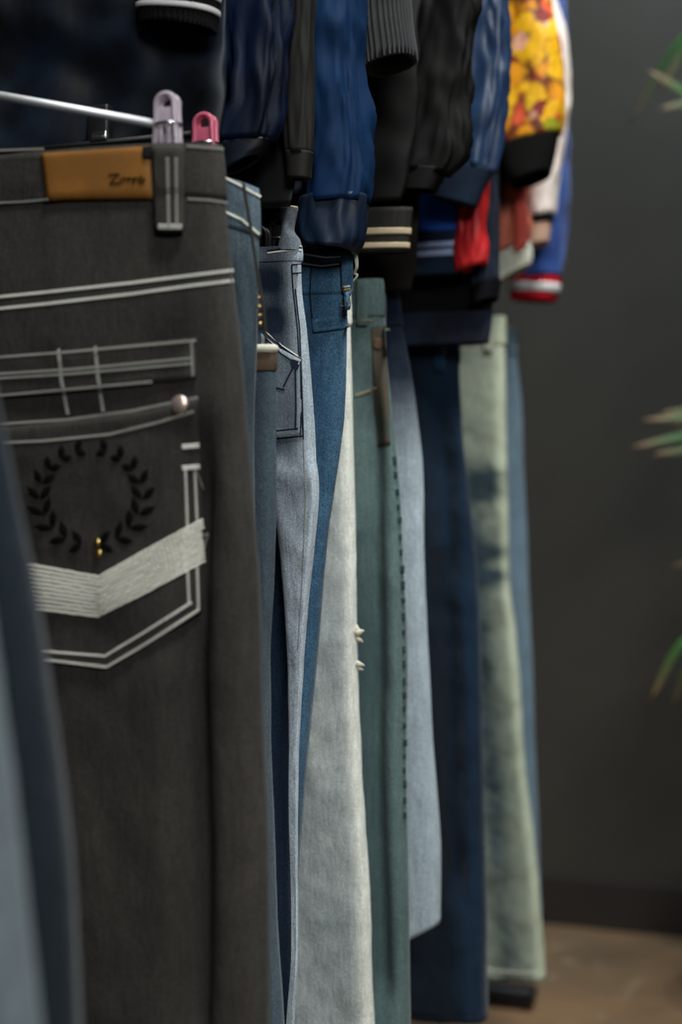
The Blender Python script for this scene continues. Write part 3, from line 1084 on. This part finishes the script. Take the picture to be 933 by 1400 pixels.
# its black middle clip with a shiny nose
vs, fs = box_data(at(137, 172, 1.125), (0.011, 0.006, 0.018), bev=0.003)
kc = mk('black_clip', vs, fs, 'black_plastic', hh)
vs, fs = box_data(at(137, 187, 1.118), (0.008, 0.003, 0.0045), bev=0.002)
mk('clip_nose', vs, fs, 'chrome', kc)
NAMES = {0: 'pale grey-blue jeans in the lower left corner', 1: 'blurred dark navy jeans', 4: 'slate blue jeans with the cream rim', 5: 'light carpenter jeans', 13: 'added dark jeans of the shaded strip',
         6: 'mid-blue tapering jeans', 7: 'bleached wide-leg jeans', 8: 'green-grey jeans with the brown panel', 9: 'short navy-to-grey jeans', 10: 'dark indigo jeans',
         11: 'sage acid-washed jeans', 12: 'steel blue jeans at the far end'}
for k, nm in NAMES.items():
    trouser_hanger(J[k], 'steel clip hanger holding up the ' + nm, clipmat='clear_pink_plastic' if k in (0, 8) else 'black_plastic', clipx=0.15, barmat='rack_black')

# cord with brass beads beside the faded blue pair
cordp = smooth_path([at(333, 250, 1.09), at(341, 300, 1.09), at(348, 345, 1.09), (at(354, 385, 1.09)), at(361, 430, 1.09), at(364, 470, 1.09)], 24)
plain('cord_brown', col(38, 32, 30), 0.8)
cr = thing('hanging_cord', 'thin dark cord with small brass beads dangling beside the faded blue jeans', 'cord', tuple(cordp[-1]))
mk('cord', *sweep(cordp, 0.0016, 6), 'cord_brown', cr)
for y in (408, 420, 432, 443):
    mk('brass_bead', *dome(at(355 + (y - 408) * 0.05, y, 1.10), (0, -1, 0), 0.0020, 0.003, 10), 'brass', cr)

# ------------------------------------------------------------------ jackets
cloth('satin_black', col(10, 11, 13), col(7, 8, 10), 0.42, 0, 0.5)
cloth('satin_painted_sheen', col(14, 26, 41), col(4, 5, 7), 0.5, 0, 0.35)  # blue tone imitates light on the folds of black satin
cloth('satin_royal_navy', col(2, 20, 50), col(1, 9, 30), 0.6, 0, 0.22)
cloth('nylon_blue', col(10, 44, 81), col(7, 37, 70), 0.7, 0, 0.15)
cloth('nylon_blue_dark', col(11, 31, 55), col(7, 22, 42), 0.55, 0, 0.4)
cloth('olive_black', col(8, 8, 6), col(4, 4, 4), 0.65, 0, 0.2)
cloth('brown_olive', col(27, 25, 20), col(18, 16, 12), 0.7, 0, 0.3)
cloth('knit_charcoal', col(62, 62, 64), col(50, 50, 52), 0.95, 0.1, 0.1)
cloth('navy_shiny', col(38, 63, 98), col(27, 46, 76), 0.38, 0, 0.6)
cloth('navy_knit', col(34, 46, 64), col(26, 36, 52), 0.95, 0, 0.1)
cloth('bright_blue', col(48, 122, 240), col(30, 84, 196), 0.5, 0, 0.4)
cloth('red_satin', col(214, 44, 46), col(180, 30, 36), 0.45, 0, 0.4)
cloth('knit_pale_blue', col(176, 190, 228), col(150, 166, 206), 0.9, 0, 0.1)
cloth('black_fleece', col(16, 17, 20), col(12, 12, 15), 0.9, 0, 0.1)
cloth('blue_black', col(34, 42, 58), col(22, 26, 36), 0.8, 0, 0.15)
cloth('salmon', col(246, 142, 116), col(211, 116, 90), 0.6, 0, 0.3)
cloth('coral', col(241, 100, 85), col(223, 90, 77), 0.6, 0, 0.3)
cloth('knit_cream', col(220, 220, 204), col(200, 202, 188), 0.95, 0, 0.1)
cloth('satin_white', col(247, 236, 228), col(226, 213, 204), 0.42, 0, 0.45)
cloth('beige_knit', col(214, 178, 156), col(198, 162, 142), 0.9, 0, 0.1)
cloth('wool_blue', col(52, 82, 150), col(40, 64, 124), 0.85, 0.1, 0.15)
cloth('red_knit', col(190, 26, 36), col(160, 20, 30), 0.9, 0, 0.1)
cloth('black_knit', col(20, 20, 20), col(16, 16, 16), 0.95, 0, 0.1)
cloth('stripe_cream', col(198, 180, 150), col(180, 164, 136), 0.9, 0, 0.1)
cloth('stripe_white', col(206, 206, 206), col(190, 190, 190), 0.9, 0, 0.1)


def floral():
    m, nt, b = base_mat('floral_print')
    tc = node(nt, 'ShaderNodeTexCoord')
    nn = node(nt, 'ShaderNodeTexNoise')
    nn.inputs['Scale'].default_value = 22
    nt.links.new(tc.outputs['Object'], nn.inputs[0])
    mx = node(nt, 'ShaderNodeMix', data_type='VECTOR')
    mx.inputs[0].default_value = 0.03
    nt.links.new(tc.outputs['Object'], mx.inputs[4])
    nt.links.new(nn.outputs[1], mx.inputs[5])
    v = node(nt, 'ShaderNodeTexVoronoi')
    v.inputs['Scale'].default_value = 50
    nt.links.new(mx.outputs[1], v.inputs[0])
    sep = node(nt, 'ShaderNodeSeparateColor')
    nt.links.new(v.outputs['Color'], sep.inputs[0])
    cr_ = node(nt, 'ShaderNodeValToRGB')
    cr_.color_ramp.interpolation = 'CONSTANT'
    stops = [(0.0, col(255, 192, 10)), (0.36, col(242, 158, 8)), (0.58, col(140, 30, 18)), (0.66, col(255, 200, 20)), (0.82, col(244, 96, 56)), (0.91, col(160, 160, 20)), (0.96, col(244, 180, 150))]
    el = cr_.color_ramp.elements
    el[0].position, el[0].color = stops[0]
    el[1].position, el[1].color = stops[1]
    for p, c in stops[2:]:
        e = el.new(p)
        e.color = c
    nt.links.new(sep.outputs[0], cr_.inputs[0])
    c = mixrgb(nt, ramp(nt, v.outputs['Distance'], 0.5, 0.9), cr_.outputs[0], col(110, 40, 10))
    pale = noise_tex(nt, 160, 2)
    c = mixrgb(nt, ramp(nt, pale, 0.62, 0.72), c, col(90, 40, 10))
    nt.links.new(c, b.inputs['Base Color'])
    b.inputs['Roughness'].default_value = 0.6
    return m


floral()


def ring_tube(name, rows, Y, depth, mat, parent, n=48, m=None, amp=0.0, seed=0, rib=0, ribamp=0.0, t0=0.0, t1=1.0, grow=0.0, solidify=0.0015, xscale=7.0, zscale=16.0, pinch=None, fold=0.0, drop=0.0):
    """soft tube through rows of (left point, right point), each a Vector in the place; depth = half thickness"""
    k = len(rows)
    acc = [0.0]
    for (a, b), (c, d) in zip(rows, rows[1:]):
        acc.append(acc[-1] + (((a + b) - (c + d)) / 2).length)
    L = acc[-1]
    m = m or max(4, int(L * (t1 - t0) / 0.006))
    V, Fc = [], []
    for i in range(m + 1):
        t = lerp(t0, t1, i / m) * L
        A = Vector([interp([(acc[q], rows[q][0][c]) for q in range(k)], t) for c in range(3)])
        B = Vector([interp([(acc[q], rows[q][1][c]) for q in range(k)], t) for c in range(3)])
        mid, half = (A + B) / 2, (B - A) / 2
        hl = half.length
        dep = depth if not isinstance(depth, list) else interp([(acc[q], depth[q]) for q in range(k)], t)
        dep = min(dep, hl * 1.3)
        for s in range(n):
            a = 2 * math.pi * s / n
            ca, sa = math.cos(a), math.sin(a)
            e = 0.85
            ca = math.copysign(abs(ca) ** e, ca)
            sa = math.copysign(abs(sa) ** e, sa)
            g = 1.0
            if amp:
                z = mid.z
                w = (nz(math.cos(a) * 1.3 + seed * 2.7, math.sin(a) * 1.3 + seed, z * xscale)
                     + 1.3 * (0.3 - abs(nz(math.cos(a) * 2.2 + seed, math.sin(a) * 2.2 + z * 7, z * zscale * 0.8)))
                     + 0.35 * nz(math.cos(a) * 4.0, math.sin(a) * 4.0 + z * 20, z * zscale * 2.2 + seed))
                fade_ = 1.0 if pinch is None else pinch(t / L)
                g += amp * w * fade_ / max(hl, 0.02)
            if rib:
                g += ribamp * math.cos(rib * a) / hl
            P = mid + half * (ca * (g + grow / hl)) + Vector((0, (dep * g + grow) * sa, 0))
            if fold:
                ff = 1.0 if pinch is None else pinch(t / L)
                P.y += fold * ff * (nz(P.x * 11 + P.z * 5 + seed, P.z * 9 - P.x * 4, seed) + 0.6 * nz(P.x * 24 - P.z * 12, P.z * 26 + P.x * 9, seed + 4.0)) * (0.4 + 0.6 * abs(sa))
            P.z -= drop * ca
            V.append(P)
    for i in range(m):
        for s in range(n):
            Fc.append([i * n + s, i * n + (s + 1) % n, (i + 1) * n + (s + 1) % n, (i + 1) * n + s])
    o = mk(name, V, Fc, mat, parent)
    if solidify:
        solid(o, solidify, -1.0)
    return o


def px_rows(rows, Y):
    """(x left, y left, x right, y right) in the photo frame -> points in the plane Y"""
    return [(at(a, b, Y), at(c, d, Y)) for a, b, c, d in rows]


def mirror_rows(rows):
    return [(Vector((2 * XC - b.x, b.y, b.z)), Vector((2 * XC - a.x, a.y, a.z))) for a, b in rows]


def jacket(name, label, Y, mats, body_hem_z, body_right_hem, sleeve, cuff, Ys=None, depth=0.024, sdepth=0.026, amp=0.006, seed=0,
           stripes=(), rib=0, cuff_amp=0.0, hem=None, hem_stripes=(), sleeve_top=None, cuffdepth=None, body_rows=None, mirror=True, cat='jacket', low_collar=False, fold=0.006, hem_drop=0.0):
    """jacket on the upper rail: body, collar, two sleeves with cuffs, hem band; visible outlines given in the photo frame"""
    mb, ms, mc, mh = mats
    Ys = Ys or Y
    root = thing(name, label, cat, (XC, Y, body_hem_z), 'jackets hung above the jeans')
    sh = 1.80
    # body, hem up to the neck
    hx = body_right_hem - XC
    rows = body_rows or [(hx * 0.97, body_hem_z), (hx, body_hem_z + 0.03), (hx * 1.03, body_hem_z + 0.12), (hx * 1.05, 1.48), (max(hx * 1.05, 0.20), 1.64), (0.21, 1.72), (0.15, sh - 0.02), (0.085, 1.835), (0.06, 1.85)]
    rv = [(Vector((XC - w, Y, z)), Vector((XC + w, Y, z))) for w, z in rows]
    ring_tube('body', rv, Y, depth, mb, root, 110, 110, amp * 0.4, seed, fold=fold, pinch=lambda t: 1 - 0.7 * sstep(.7, 1, t))
    if hem:
        z0, z1 = hem
        hv = [(Vector((XC - hx * .98, Y, z0)), Vector((XC + hx * .98, Y, z0))), (Vector((XC - hx, Y, z1)), Vector((XC + hx, Y, z1)))]
        hb = ring_tube('hem_band', hv, Y, depth * 0.95, mh, root, 200, 10, 0, seed, rib=60, ribamp=0.0008, grow=0.002, drop=hem_drop)
        for (a, b, mt) in hem_stripes:
            ring_tube('hem_stripe', hv, Y, depth * 0.95, mt, hb, 96, 4, 0, t0=a, t1=b, grow=0.0035, drop=hem_drop)
    # collar
    cv = [(Vector((XC - .065, Y, 1.84)), Vector((XC + .065, Y, 1.84))), (Vector((XC - .06, Y, 1.895)), Vector((XC + .06, Y, 1.895)))]
    ring_tube('collar', cv, Y, 0.03, mc, root, 48, 8, 0.0)
    # sleeves
    if sleeve is None:
        return root
    top = sleeve_top or [(0.135, 0.235, 1.60), (0.125, 0.225, 1.70), (0.10, 0.19, 1.78)]
    srows = px_rows(sleeve, Ys) + [(Vector((XC + a, lerp(Ys, Y, .5 + .25 * i), z)), Vector((XC + b, lerp(Ys, Y, .5 + .25 * i), z))) for i, (a, b, z) in enumerate(top)]
    crows = px_rows(cuff, Ys) if cuff else None
    for side in ((1, -1) if mirror else (1,)):
        r = srows if side > 0 else mirror_rows(srows)
        sl = ring_tube('sleeve', r, Ys, sdepth, ms, root, 56, 110, amp, seed + side)
        if crows:
            r = crows if side > 0 else mirror_rows(crows)
            cf = ring_tube('cuff', r, Ys, cuffdepth or sdepth * 0.95, mc, sl, 220 if rib else 64, 14, cuff_amp, seed, rib=rib, ribamp=0.0011 if rib else 0, grow=0.0006, solidify=0.004)
            for (a, b, mt) in stripes:
                ring_tube('cuff_stripe', r, Ys, cuffdepth or sdepth * 0.95, mt, cf, 64, 3, 0, t0=a, t1=b, grow=0.0022)
    return root


# nearest: black satin, its blue sheen painted into the colour, striped cuff up at the frame edge
jacket('bomber_jacket', 'black satin bomber, blue sheen painted in, above the black jeans, white striped cuff', 1.146,
       ('satin_painted_sheen', 'satin_black', 'black_knit', 'satin_black'), 1.165, at(300, 100, 1.146).x,
       [(193, -40, 300, -34), (190, -110, 306, -110), (190, -250, 330, -250), (190, -420, 345, -420)], [(196, 34, 292, 42), (192, 8, 296, 12), (192, -44, 298, -38)], Ys=1.12, amp=0.012, seed=21,
       stripes=[(0.24, 0.33, 'stripe_white'), (0.48, 0.58, 'stripe_white')], rib=44, depth=0.014, sdepth=0.022, fold=0.013)
jacket('satin_jacket', 'royal navy satin jacket with a glossy gathered sleeve, left of the olive sleeve', 1.183,
       ('satin_black', 'satin_royal_navy', 'satin_painted_sheen', 'satin_black'), 1.20, at(300, 100, 1.183).x,
       [(288, 196, 368, 192), (296, 180, 374, 172), (318, 140, 380, 140), (312, 80, 388, 80), (300, 0, 394, 0), (290, -120, 400, -120)], [(306, 238, 352, 214), (302, 222, 362, 204), (290, 200, 368, 190)], Ys=1.172, amp=0.012, seed=22, depth=0.008, sdepth=0.014, fold=0.003)
jacket('overshirt', 'dark olive overshirt with a slim sleeve between the two blue jackets', 1.214,
       ('satin_black', 'brown_olive', 'brown_olive', 'olive_black'), zpx(400, 282, 1.214), -0.485,
       [(392, 212, 426, 212), (388, 150, 428, 150), (392, 80, 428, 80), (398, 0, 430, 0), (392, -120, 432, -120)], [(394, 245, 424, 245), (393, 228, 425, 228), (391, 208, 427, 208)], Ys=1.203, amp=0.004, seed=23, depth=0.006, sdepth=0.010, fold=0.002)
jacket('windbreaker', 'blue nylon windbreaker whose elastic cuff touches the mid-blue jeans waistband', 1.335,
       ('nylon_blue_dark', 'nylon_blue', 'nylon_blue_dark', 'nylon_blue_dark'), 1.17, at(425, 100, 1.335).x,
       [(414, 284, 500, 276), (420, 262, 504, 256), (422, 225, 504, 225), (420, 160, 501, 160), (418, 80, 497, 80), (418, 0, 493, 0), (420, -120, 494, -120)],
       [(422, 338, 484, 344), (412, 328, 494, 332), (409, 306, 498, 306), (412, 288, 500, 282), (416, 272, 500, 266)], Ys=1.312, amp=0.009, seed=24, cuff_amp=0.006, depth=0.016, sdepth=0.026)
jacket('knit_sleeved_jacket', 'jacket with a charcoal ribbed knit cuff poking out above the olive bomber', 1.395,
       ('olive_black', 'olive_black', 'knit_charcoal', 'olive_black'), 1.155, at(494, 50, 1.395).x,
       [(490, -90, 556, -96), (486, -140, 566, -140), (480, -260, 570, -260), (470, -380, 570, -380)], [(500, 100, 567, 78), (498, 86, 566, 66), (493, 30, 560, 22), (490, -40, 556, -46), (490, -94, 556, -98)], Ys=1.385,
       amp=0.005, seed=25, rib=34, depth=0.018, sdepth=0.03)
jacket('olive_bomber', 'black-olive bomber with two beige stripes on its hem band', 1.458,
       ('olive_black', 'olive_black', 'olive_black', 'brown_olive'), zpx(560, 275, 1.458), at(562, 300, 1.458).x,
       [(540, 232, 610, 240), (542, 210, 628, 215), (552, 140, 640, 140), (560, 60, 646, 60), (566, -30, 648, -30), (560, -150, 650, -150)], [(546, 262, 596, 262), (544, 245, 604, 248), (540, 228, 612, 232)], Ys=1.515,
       amp=0.014, seed=26, hem=(zpx(560, 338, 1.458), zpx(560, 276, 1.458)), hem_stripes=[(0.10, 0.22, 'stripe_cream'), (0.40, 0.54, 'stripe_cream')], depth=0.016, sdepth=0.016, fold=0.010, hem_drop=0.006)
cloth('dark_brown', col(34, 27, 22), col(24, 19, 16), 0.8, 0, 0.15)
jacket('brown_vest', 'dark brown vest hem showing below the two beige stripes of the olive bomber', 1.556,
       ('dark_brown', 'dark_brown', 'dark_brown', 'dark_brown'), zpx(550, 398, 1.556), at(568, 360, 1.556).x, None, None, depth=0.006, seed=40, fold=0.004, cat='vest')
jacket('shiny_navy_jacket', 'shiny navy jacket with a crinkled sleeve in front of the floral bomber', 1.64,
       ('navy_knit', 'navy_shiny', 'navy_knit', 'navy_knit'), 1.25, at(610, 50, 1.64).x,
       [(608, 220, 672, 236), (614, 196, 680, 206), (622, 150, 690, 150), (630, 80, 694, 80), (640, 0, 690, 0), (636, -140, 690, -140)], [(590, 270, 651, 284), (598, 246, 662, 258), (606, 218, 674, 232)], Ys=1.648,
       amp=0.010, seed=27, depth=0.010, sdepth=0.015)
jacket('color_block_jacket', 'bright blue and red jacket with a pale blue striped hem', 1.686,
       ('bright_blue', 'red_satin', 'red_satin', 'navy_knit'), zpx(600, 318, 1.686), at(634, 340, 1.686).x,
       [(628, 372, 664, 362), (627, 345, 666, 340), (632, 315, 662, 312), (630, 280, 664, 272), (636, 230, 668, 230), (640, 100, 680, 100), (640, -100, 690, -100)], None, Ys=1.69,
       amp=0.008, seed=28, hem=(zpx(600, 376, 1.686), zpx(600, 316, 1.686)), hem_stripes=[(0.42, 0.56, 'knit_pale_blue'), (0.62, 0.74, 'knit_pale_blue')], depth=0.010, fold=0.004, sdepth=0.016)
jacket('black_coat', 'long black fleece jacket reaching down over the indigo jeans waist', 1.725,
       ('black_fleece', 'blue_black', 'black_fleece', 'blue_black'), zpx(660, 466, 1.725), at(672, 440, 1.725).x,
       [(648, 395, 682, 385), (650, 330, 680, 330), (655, 230, 678, 230), (650, 100, 690, 100), (640, -100, 690, -100)], [(646, 420, 680, 408), (648, 392, 684, 382)], Ys=1.722,
       amp=0.006, seed=29, hem=(zpx(660, 470, 1.725), zpx(660, 425, 1.725)), depth=0.012, fold=0.004, sdepth=0.022)
jacket('floral_bomber', 'bomber with yellow and red flower-print sleeve and black cuff', 1.95,
       ('black_knit', 'floral_print', 'black_knit', 'black_knit'), 1.28, at(690, 50, 1.95).x,
       [(686, 206, 766, 182), (680, 180, 770, 160), (684, 130, 772, 120), (692, 70, 768, 60), (694, 10, 752, 0), (684, -60, 744, -60), (680, -180, 740, -180)], [(700, 256, 752, 236), (690, 240, 757, 218), (684, 204, 764, 182)], Ys=1.925,
       amp=0.005, seed=30, depth=0.018, sdepth=0.034)
jacket('salmon_jacket', 'salmon and coral jacket sleeve with a slanted cream knit cuff', 1.995,
       ('salmon', 'salmon', 'knit_cream', 'salmon'), 1.26, at(690, 50, 1.995).x,
       [(672, 352, 722, 328), (674, 330, 724, 306), (682, 290, 720, 276), (690, 240, 724, 240), (690, 120, 740, 120), (684, -100, 744, -100)], [(672, 394, 724, 362), (670, 382, 727, 350), (670, 356, 724, 330)], Ys=1.99,
       amp=0.006, seed=31, depth=0.014, sdepth=0.018, rib=24)
_sj = bpy.data.objects['salmon_jacket']
ring_tube('side_panel', px_rows([(704, 345, 722, 334), (705, 305, 722, 294), (704, 268, 720, 262), (706, 238, 722, 236)], 1.968), 1.968, 0.005, 'coral', _sj, 32, 20, 0.002, 3)
jacket('white_satin_jacket', 'white satin jacket sleeve with a dark stripe and beige cuff below the flower print', 2.06,
       ('satin_white', 'satin_white', 'beige_knit', 'satin_white'), 1.25, at(712, 50, 2.06).x,
       [(718, 300, 756, 294), (712, 282, 758, 272), (716, 245, 762, 235), (722, 180, 772, 170), (726, 110, 777, 100), (724, 60, 774, 50), (715, 0, 758, -8), (700, -120, 748, -130)],
       [(714, 341, 750, 332), (714, 325, 752, 316), (716, 298, 756, 290)], Ys=2.055, amp=0.006, seed=32, depth=0.014, sdepth=0.022,
       stripes=[(0.66, 0.98, 'black_knit')])
jacket('varsity_jacket', 'blue varsity jacket with red and white striped cuff, last on the upper rail', 2.14,
       ('wool_blue', 'wool_blue', 'red_knit', 'wool_blue'), 1.27, at(715, 50, 2.14).x,
       [(706, 382, 768, 378), (704, 350, 772, 346), (708, 280, 775, 276), (714, 200, 777, 196), (718, 110, 778, 106), (716, 20, 772, 16), (705, -120, 760, -120)],
       [(700, 410, 758, 412), (700, 398, 763, 400), (702, 378, 766, 376)], Ys=2.125, amp=0.005, seed=33, depth=0.02, sdepth=0.03,
       stripes=[(0.30, 0.66, 'stripe_white')], rib=26)


# ------------------------------------------------------------------ hangers of the jackets (all above the frame)
def jacket_hanger(Y):
    h = thing('jacket_hanger', 'wooden hanger inside a jacket on the upper rail', 'hanger', (XC, Y, 1.80), 'wooden hangers inside the jackets')
    pts = [(XC - .16, Y, 1.765), (XC - .08, Y, 1.80), (XC, Y, 1.825), (XC + .08, Y, 1.80), (XC + .16, Y, 1.765)]
    mk('shoulder_bar', *sweep(smooth_path(pts, 21), 0.008, 8), 'wood_hanger', h)
    hk = [(XC, Y, 1.825), (XC, Y, RAIL_Z - 0.03)]
    for i in range(15):
        an = math.radians(-90 - 10 - i * 17)
        hk.append((XC + 0.0185 * math.cos(an), Y, RAIL_Z + 0.0185 * math.sin(an)))
    mk('hook', *sweep(hk, 0.002, 8), 'chrome', h)


for y in (1.146, 1.183, 1.214, 1.335, 1.395, 1.458, 1.556, 1.64, 1.686, 1.725, 1.95, 1.995, 2.06, 2.14):
    jacket_hanger(y)


# ------------------------------------------------------------------ plant at the wall, its leaf tips reaching into view
def plant():
    m, nt, b = base_mat('palm_leaf')
    at_ = node(nt, 'ShaderNodeAttribute')
    at_.attribute_name = 'tip'
    c = mixrgb(nt, ramp(nt, at_.outputs['Fac'], 0.72, 1.0), col(44, 80, 34), col(104, 80, 58))
    nt.links.new(c, b.inputs['Base Color'])
    b.inputs['Roughness'].default_value = 0.6
    b.inputs['Specular IOR Level'].default_value = 0.2
    plain('trunk_bark', col(96, 78, 60), 0.9)
    plain('pot_clay', col(60, 58, 56), 0.7)
    plain('potting_soil', col(40, 30, 24), 0.95)
    D = 2.35

    def P(px, py, d=D):
        return CAM + ray(px, py) * d
    base = P(1115, 700)
    bx, by = base.x, base.y
    r = thing('potted_palm', 'potted palm by the dark wall with leaf tips reaching in at the right edge', 'plant', (bx, by, 0))
    # pot
    prof = [(0.0, 0.0), (0.13, 0.0), (0.165, 0.28), (0.175, 0.30), (0.16, 0.30), (0.155, 0.27), (0.0, 0.27)]
    V, Fc = [], []
    n = 32
    for (rr, z) in prof:
        for k in range(n):
            a = 2 * math.pi * k / n
            V.append(Vector((bx + max(rr, .001) * math.cos(a), by + max(rr, .001) * math.sin(a), z)))
    for i in range(len(prof) - 1):
        for k in range(n):
            Fc.append([i * n + k, i * n + (k + 1) % n, (i + 1) * n + (k + 1) % n, (i + 1) * n + k])
    mk('pot', V, Fc, 'pot_clay', r)
    V, Fc = dome(Vector((bx, by, 0.268)), (0, 0, 1), 0.152, 0.015, 24)
    mk('soil', V, Fc, 'potting_soil', r)
    zs = [P(1115, y).z for y in (840, 600, 90)]
    tops = []
    for i, (dx, dy) in enumerate(((0.03, -0.02), (0.0, 0.03), (-0.03, -0.01))):
        top = Vector((bx + dx, by + dy, zs[i]))
        tops.append(top)
        mk('stem', *sweep(smooth_path([(bx + dx * .6, by + dy * .6, 0.25), (bx + dx * 1.2, by + dy, (zs[i] + .25) / 2), top], 14), 0.016 - 0.003 * i, 10), 'trunk_bark', r)

    def leaf(a, mid, tip, w):
        path = smooth_path([a, mid, tip], 14)
        V, Fc, tp = [], [], []
        for i, p in enumerate(path):
            t = i / 13
            q = path[min(i + 1, 13)] - path[max(i - 1, 0)]
            side = q.cross(Vector((0, 0, 1)))
            side = side.normalized() if side.length > 1e-6 else Vector((1, 0, 0))
            nrm = side.cross(q).normalized()
            side, nrm = side * .45 + nrm * .89, nrm * .45 - side * .89
            ww = w * (math.sin(math.pi * min(1, t * .8 + .18)) ** 0.7) * (1 if t < .98 else .15)
            V += [p - side * ww + nrm * ww * .25, p, p + side * ww + nrm * ww * .25]
            tp += [t] * 3
        for i in range(13):
            for k in (0, 1):
                Fc.append([i * 3 + k, i * 3 + k + 1, (i + 1) * 3 + k + 1, (i + 1) * 3 + k])
        o = mk('leaf', V, Fc, 'palm_leaf', r, attr={'tip': tp})
        solid(o, 0.0008, 0)
    # leaves whose tips show
    vis = [(1, (862, 612), (960, 596), 0.011, .0), (1, (876, 574), (965, 572), 0.011, -.06), (1, (900, 566), (980, 560), 0.012, .05), (1, (905, 600), (985, 590), 0.012, .10), (1, (890, 622), (975, 612), 0.010, .04),
           (0, (886, 964), (945, 872), 0.010, .0), (0, (918, 968), (958, 890), 0.010, .05), (2, (886, 96), (965, 136), 0.015, .0), (2, (900, 150), (985, 132), 0.013, .08)]
    for ti, tip, mid, w, dd in vis:
        leaf(tops[ti], P(mid[0], mid[1], D + dd), P(tip[0], tip[1], D + dd), w)
    # the rest of each tuft, on the other sides
    for ti in range(3):
        for k in range(11):
            a = math.radians(-75 + k * 24 + ti * 9)
            L = random.uniform(.22, .32)
            dr = Vector((math.cos(a), math.sin(a), 0))
            if by + dr.y * L > 2.78:
                L *= .4
            leaf(tops[ti], tops[ti] + dr * L * .55 + Vector((0, 0, .10)), tops[ti] + dr * L + Vector((0, 0, random.uniform(-.08, .08))), 0.011)


plant()
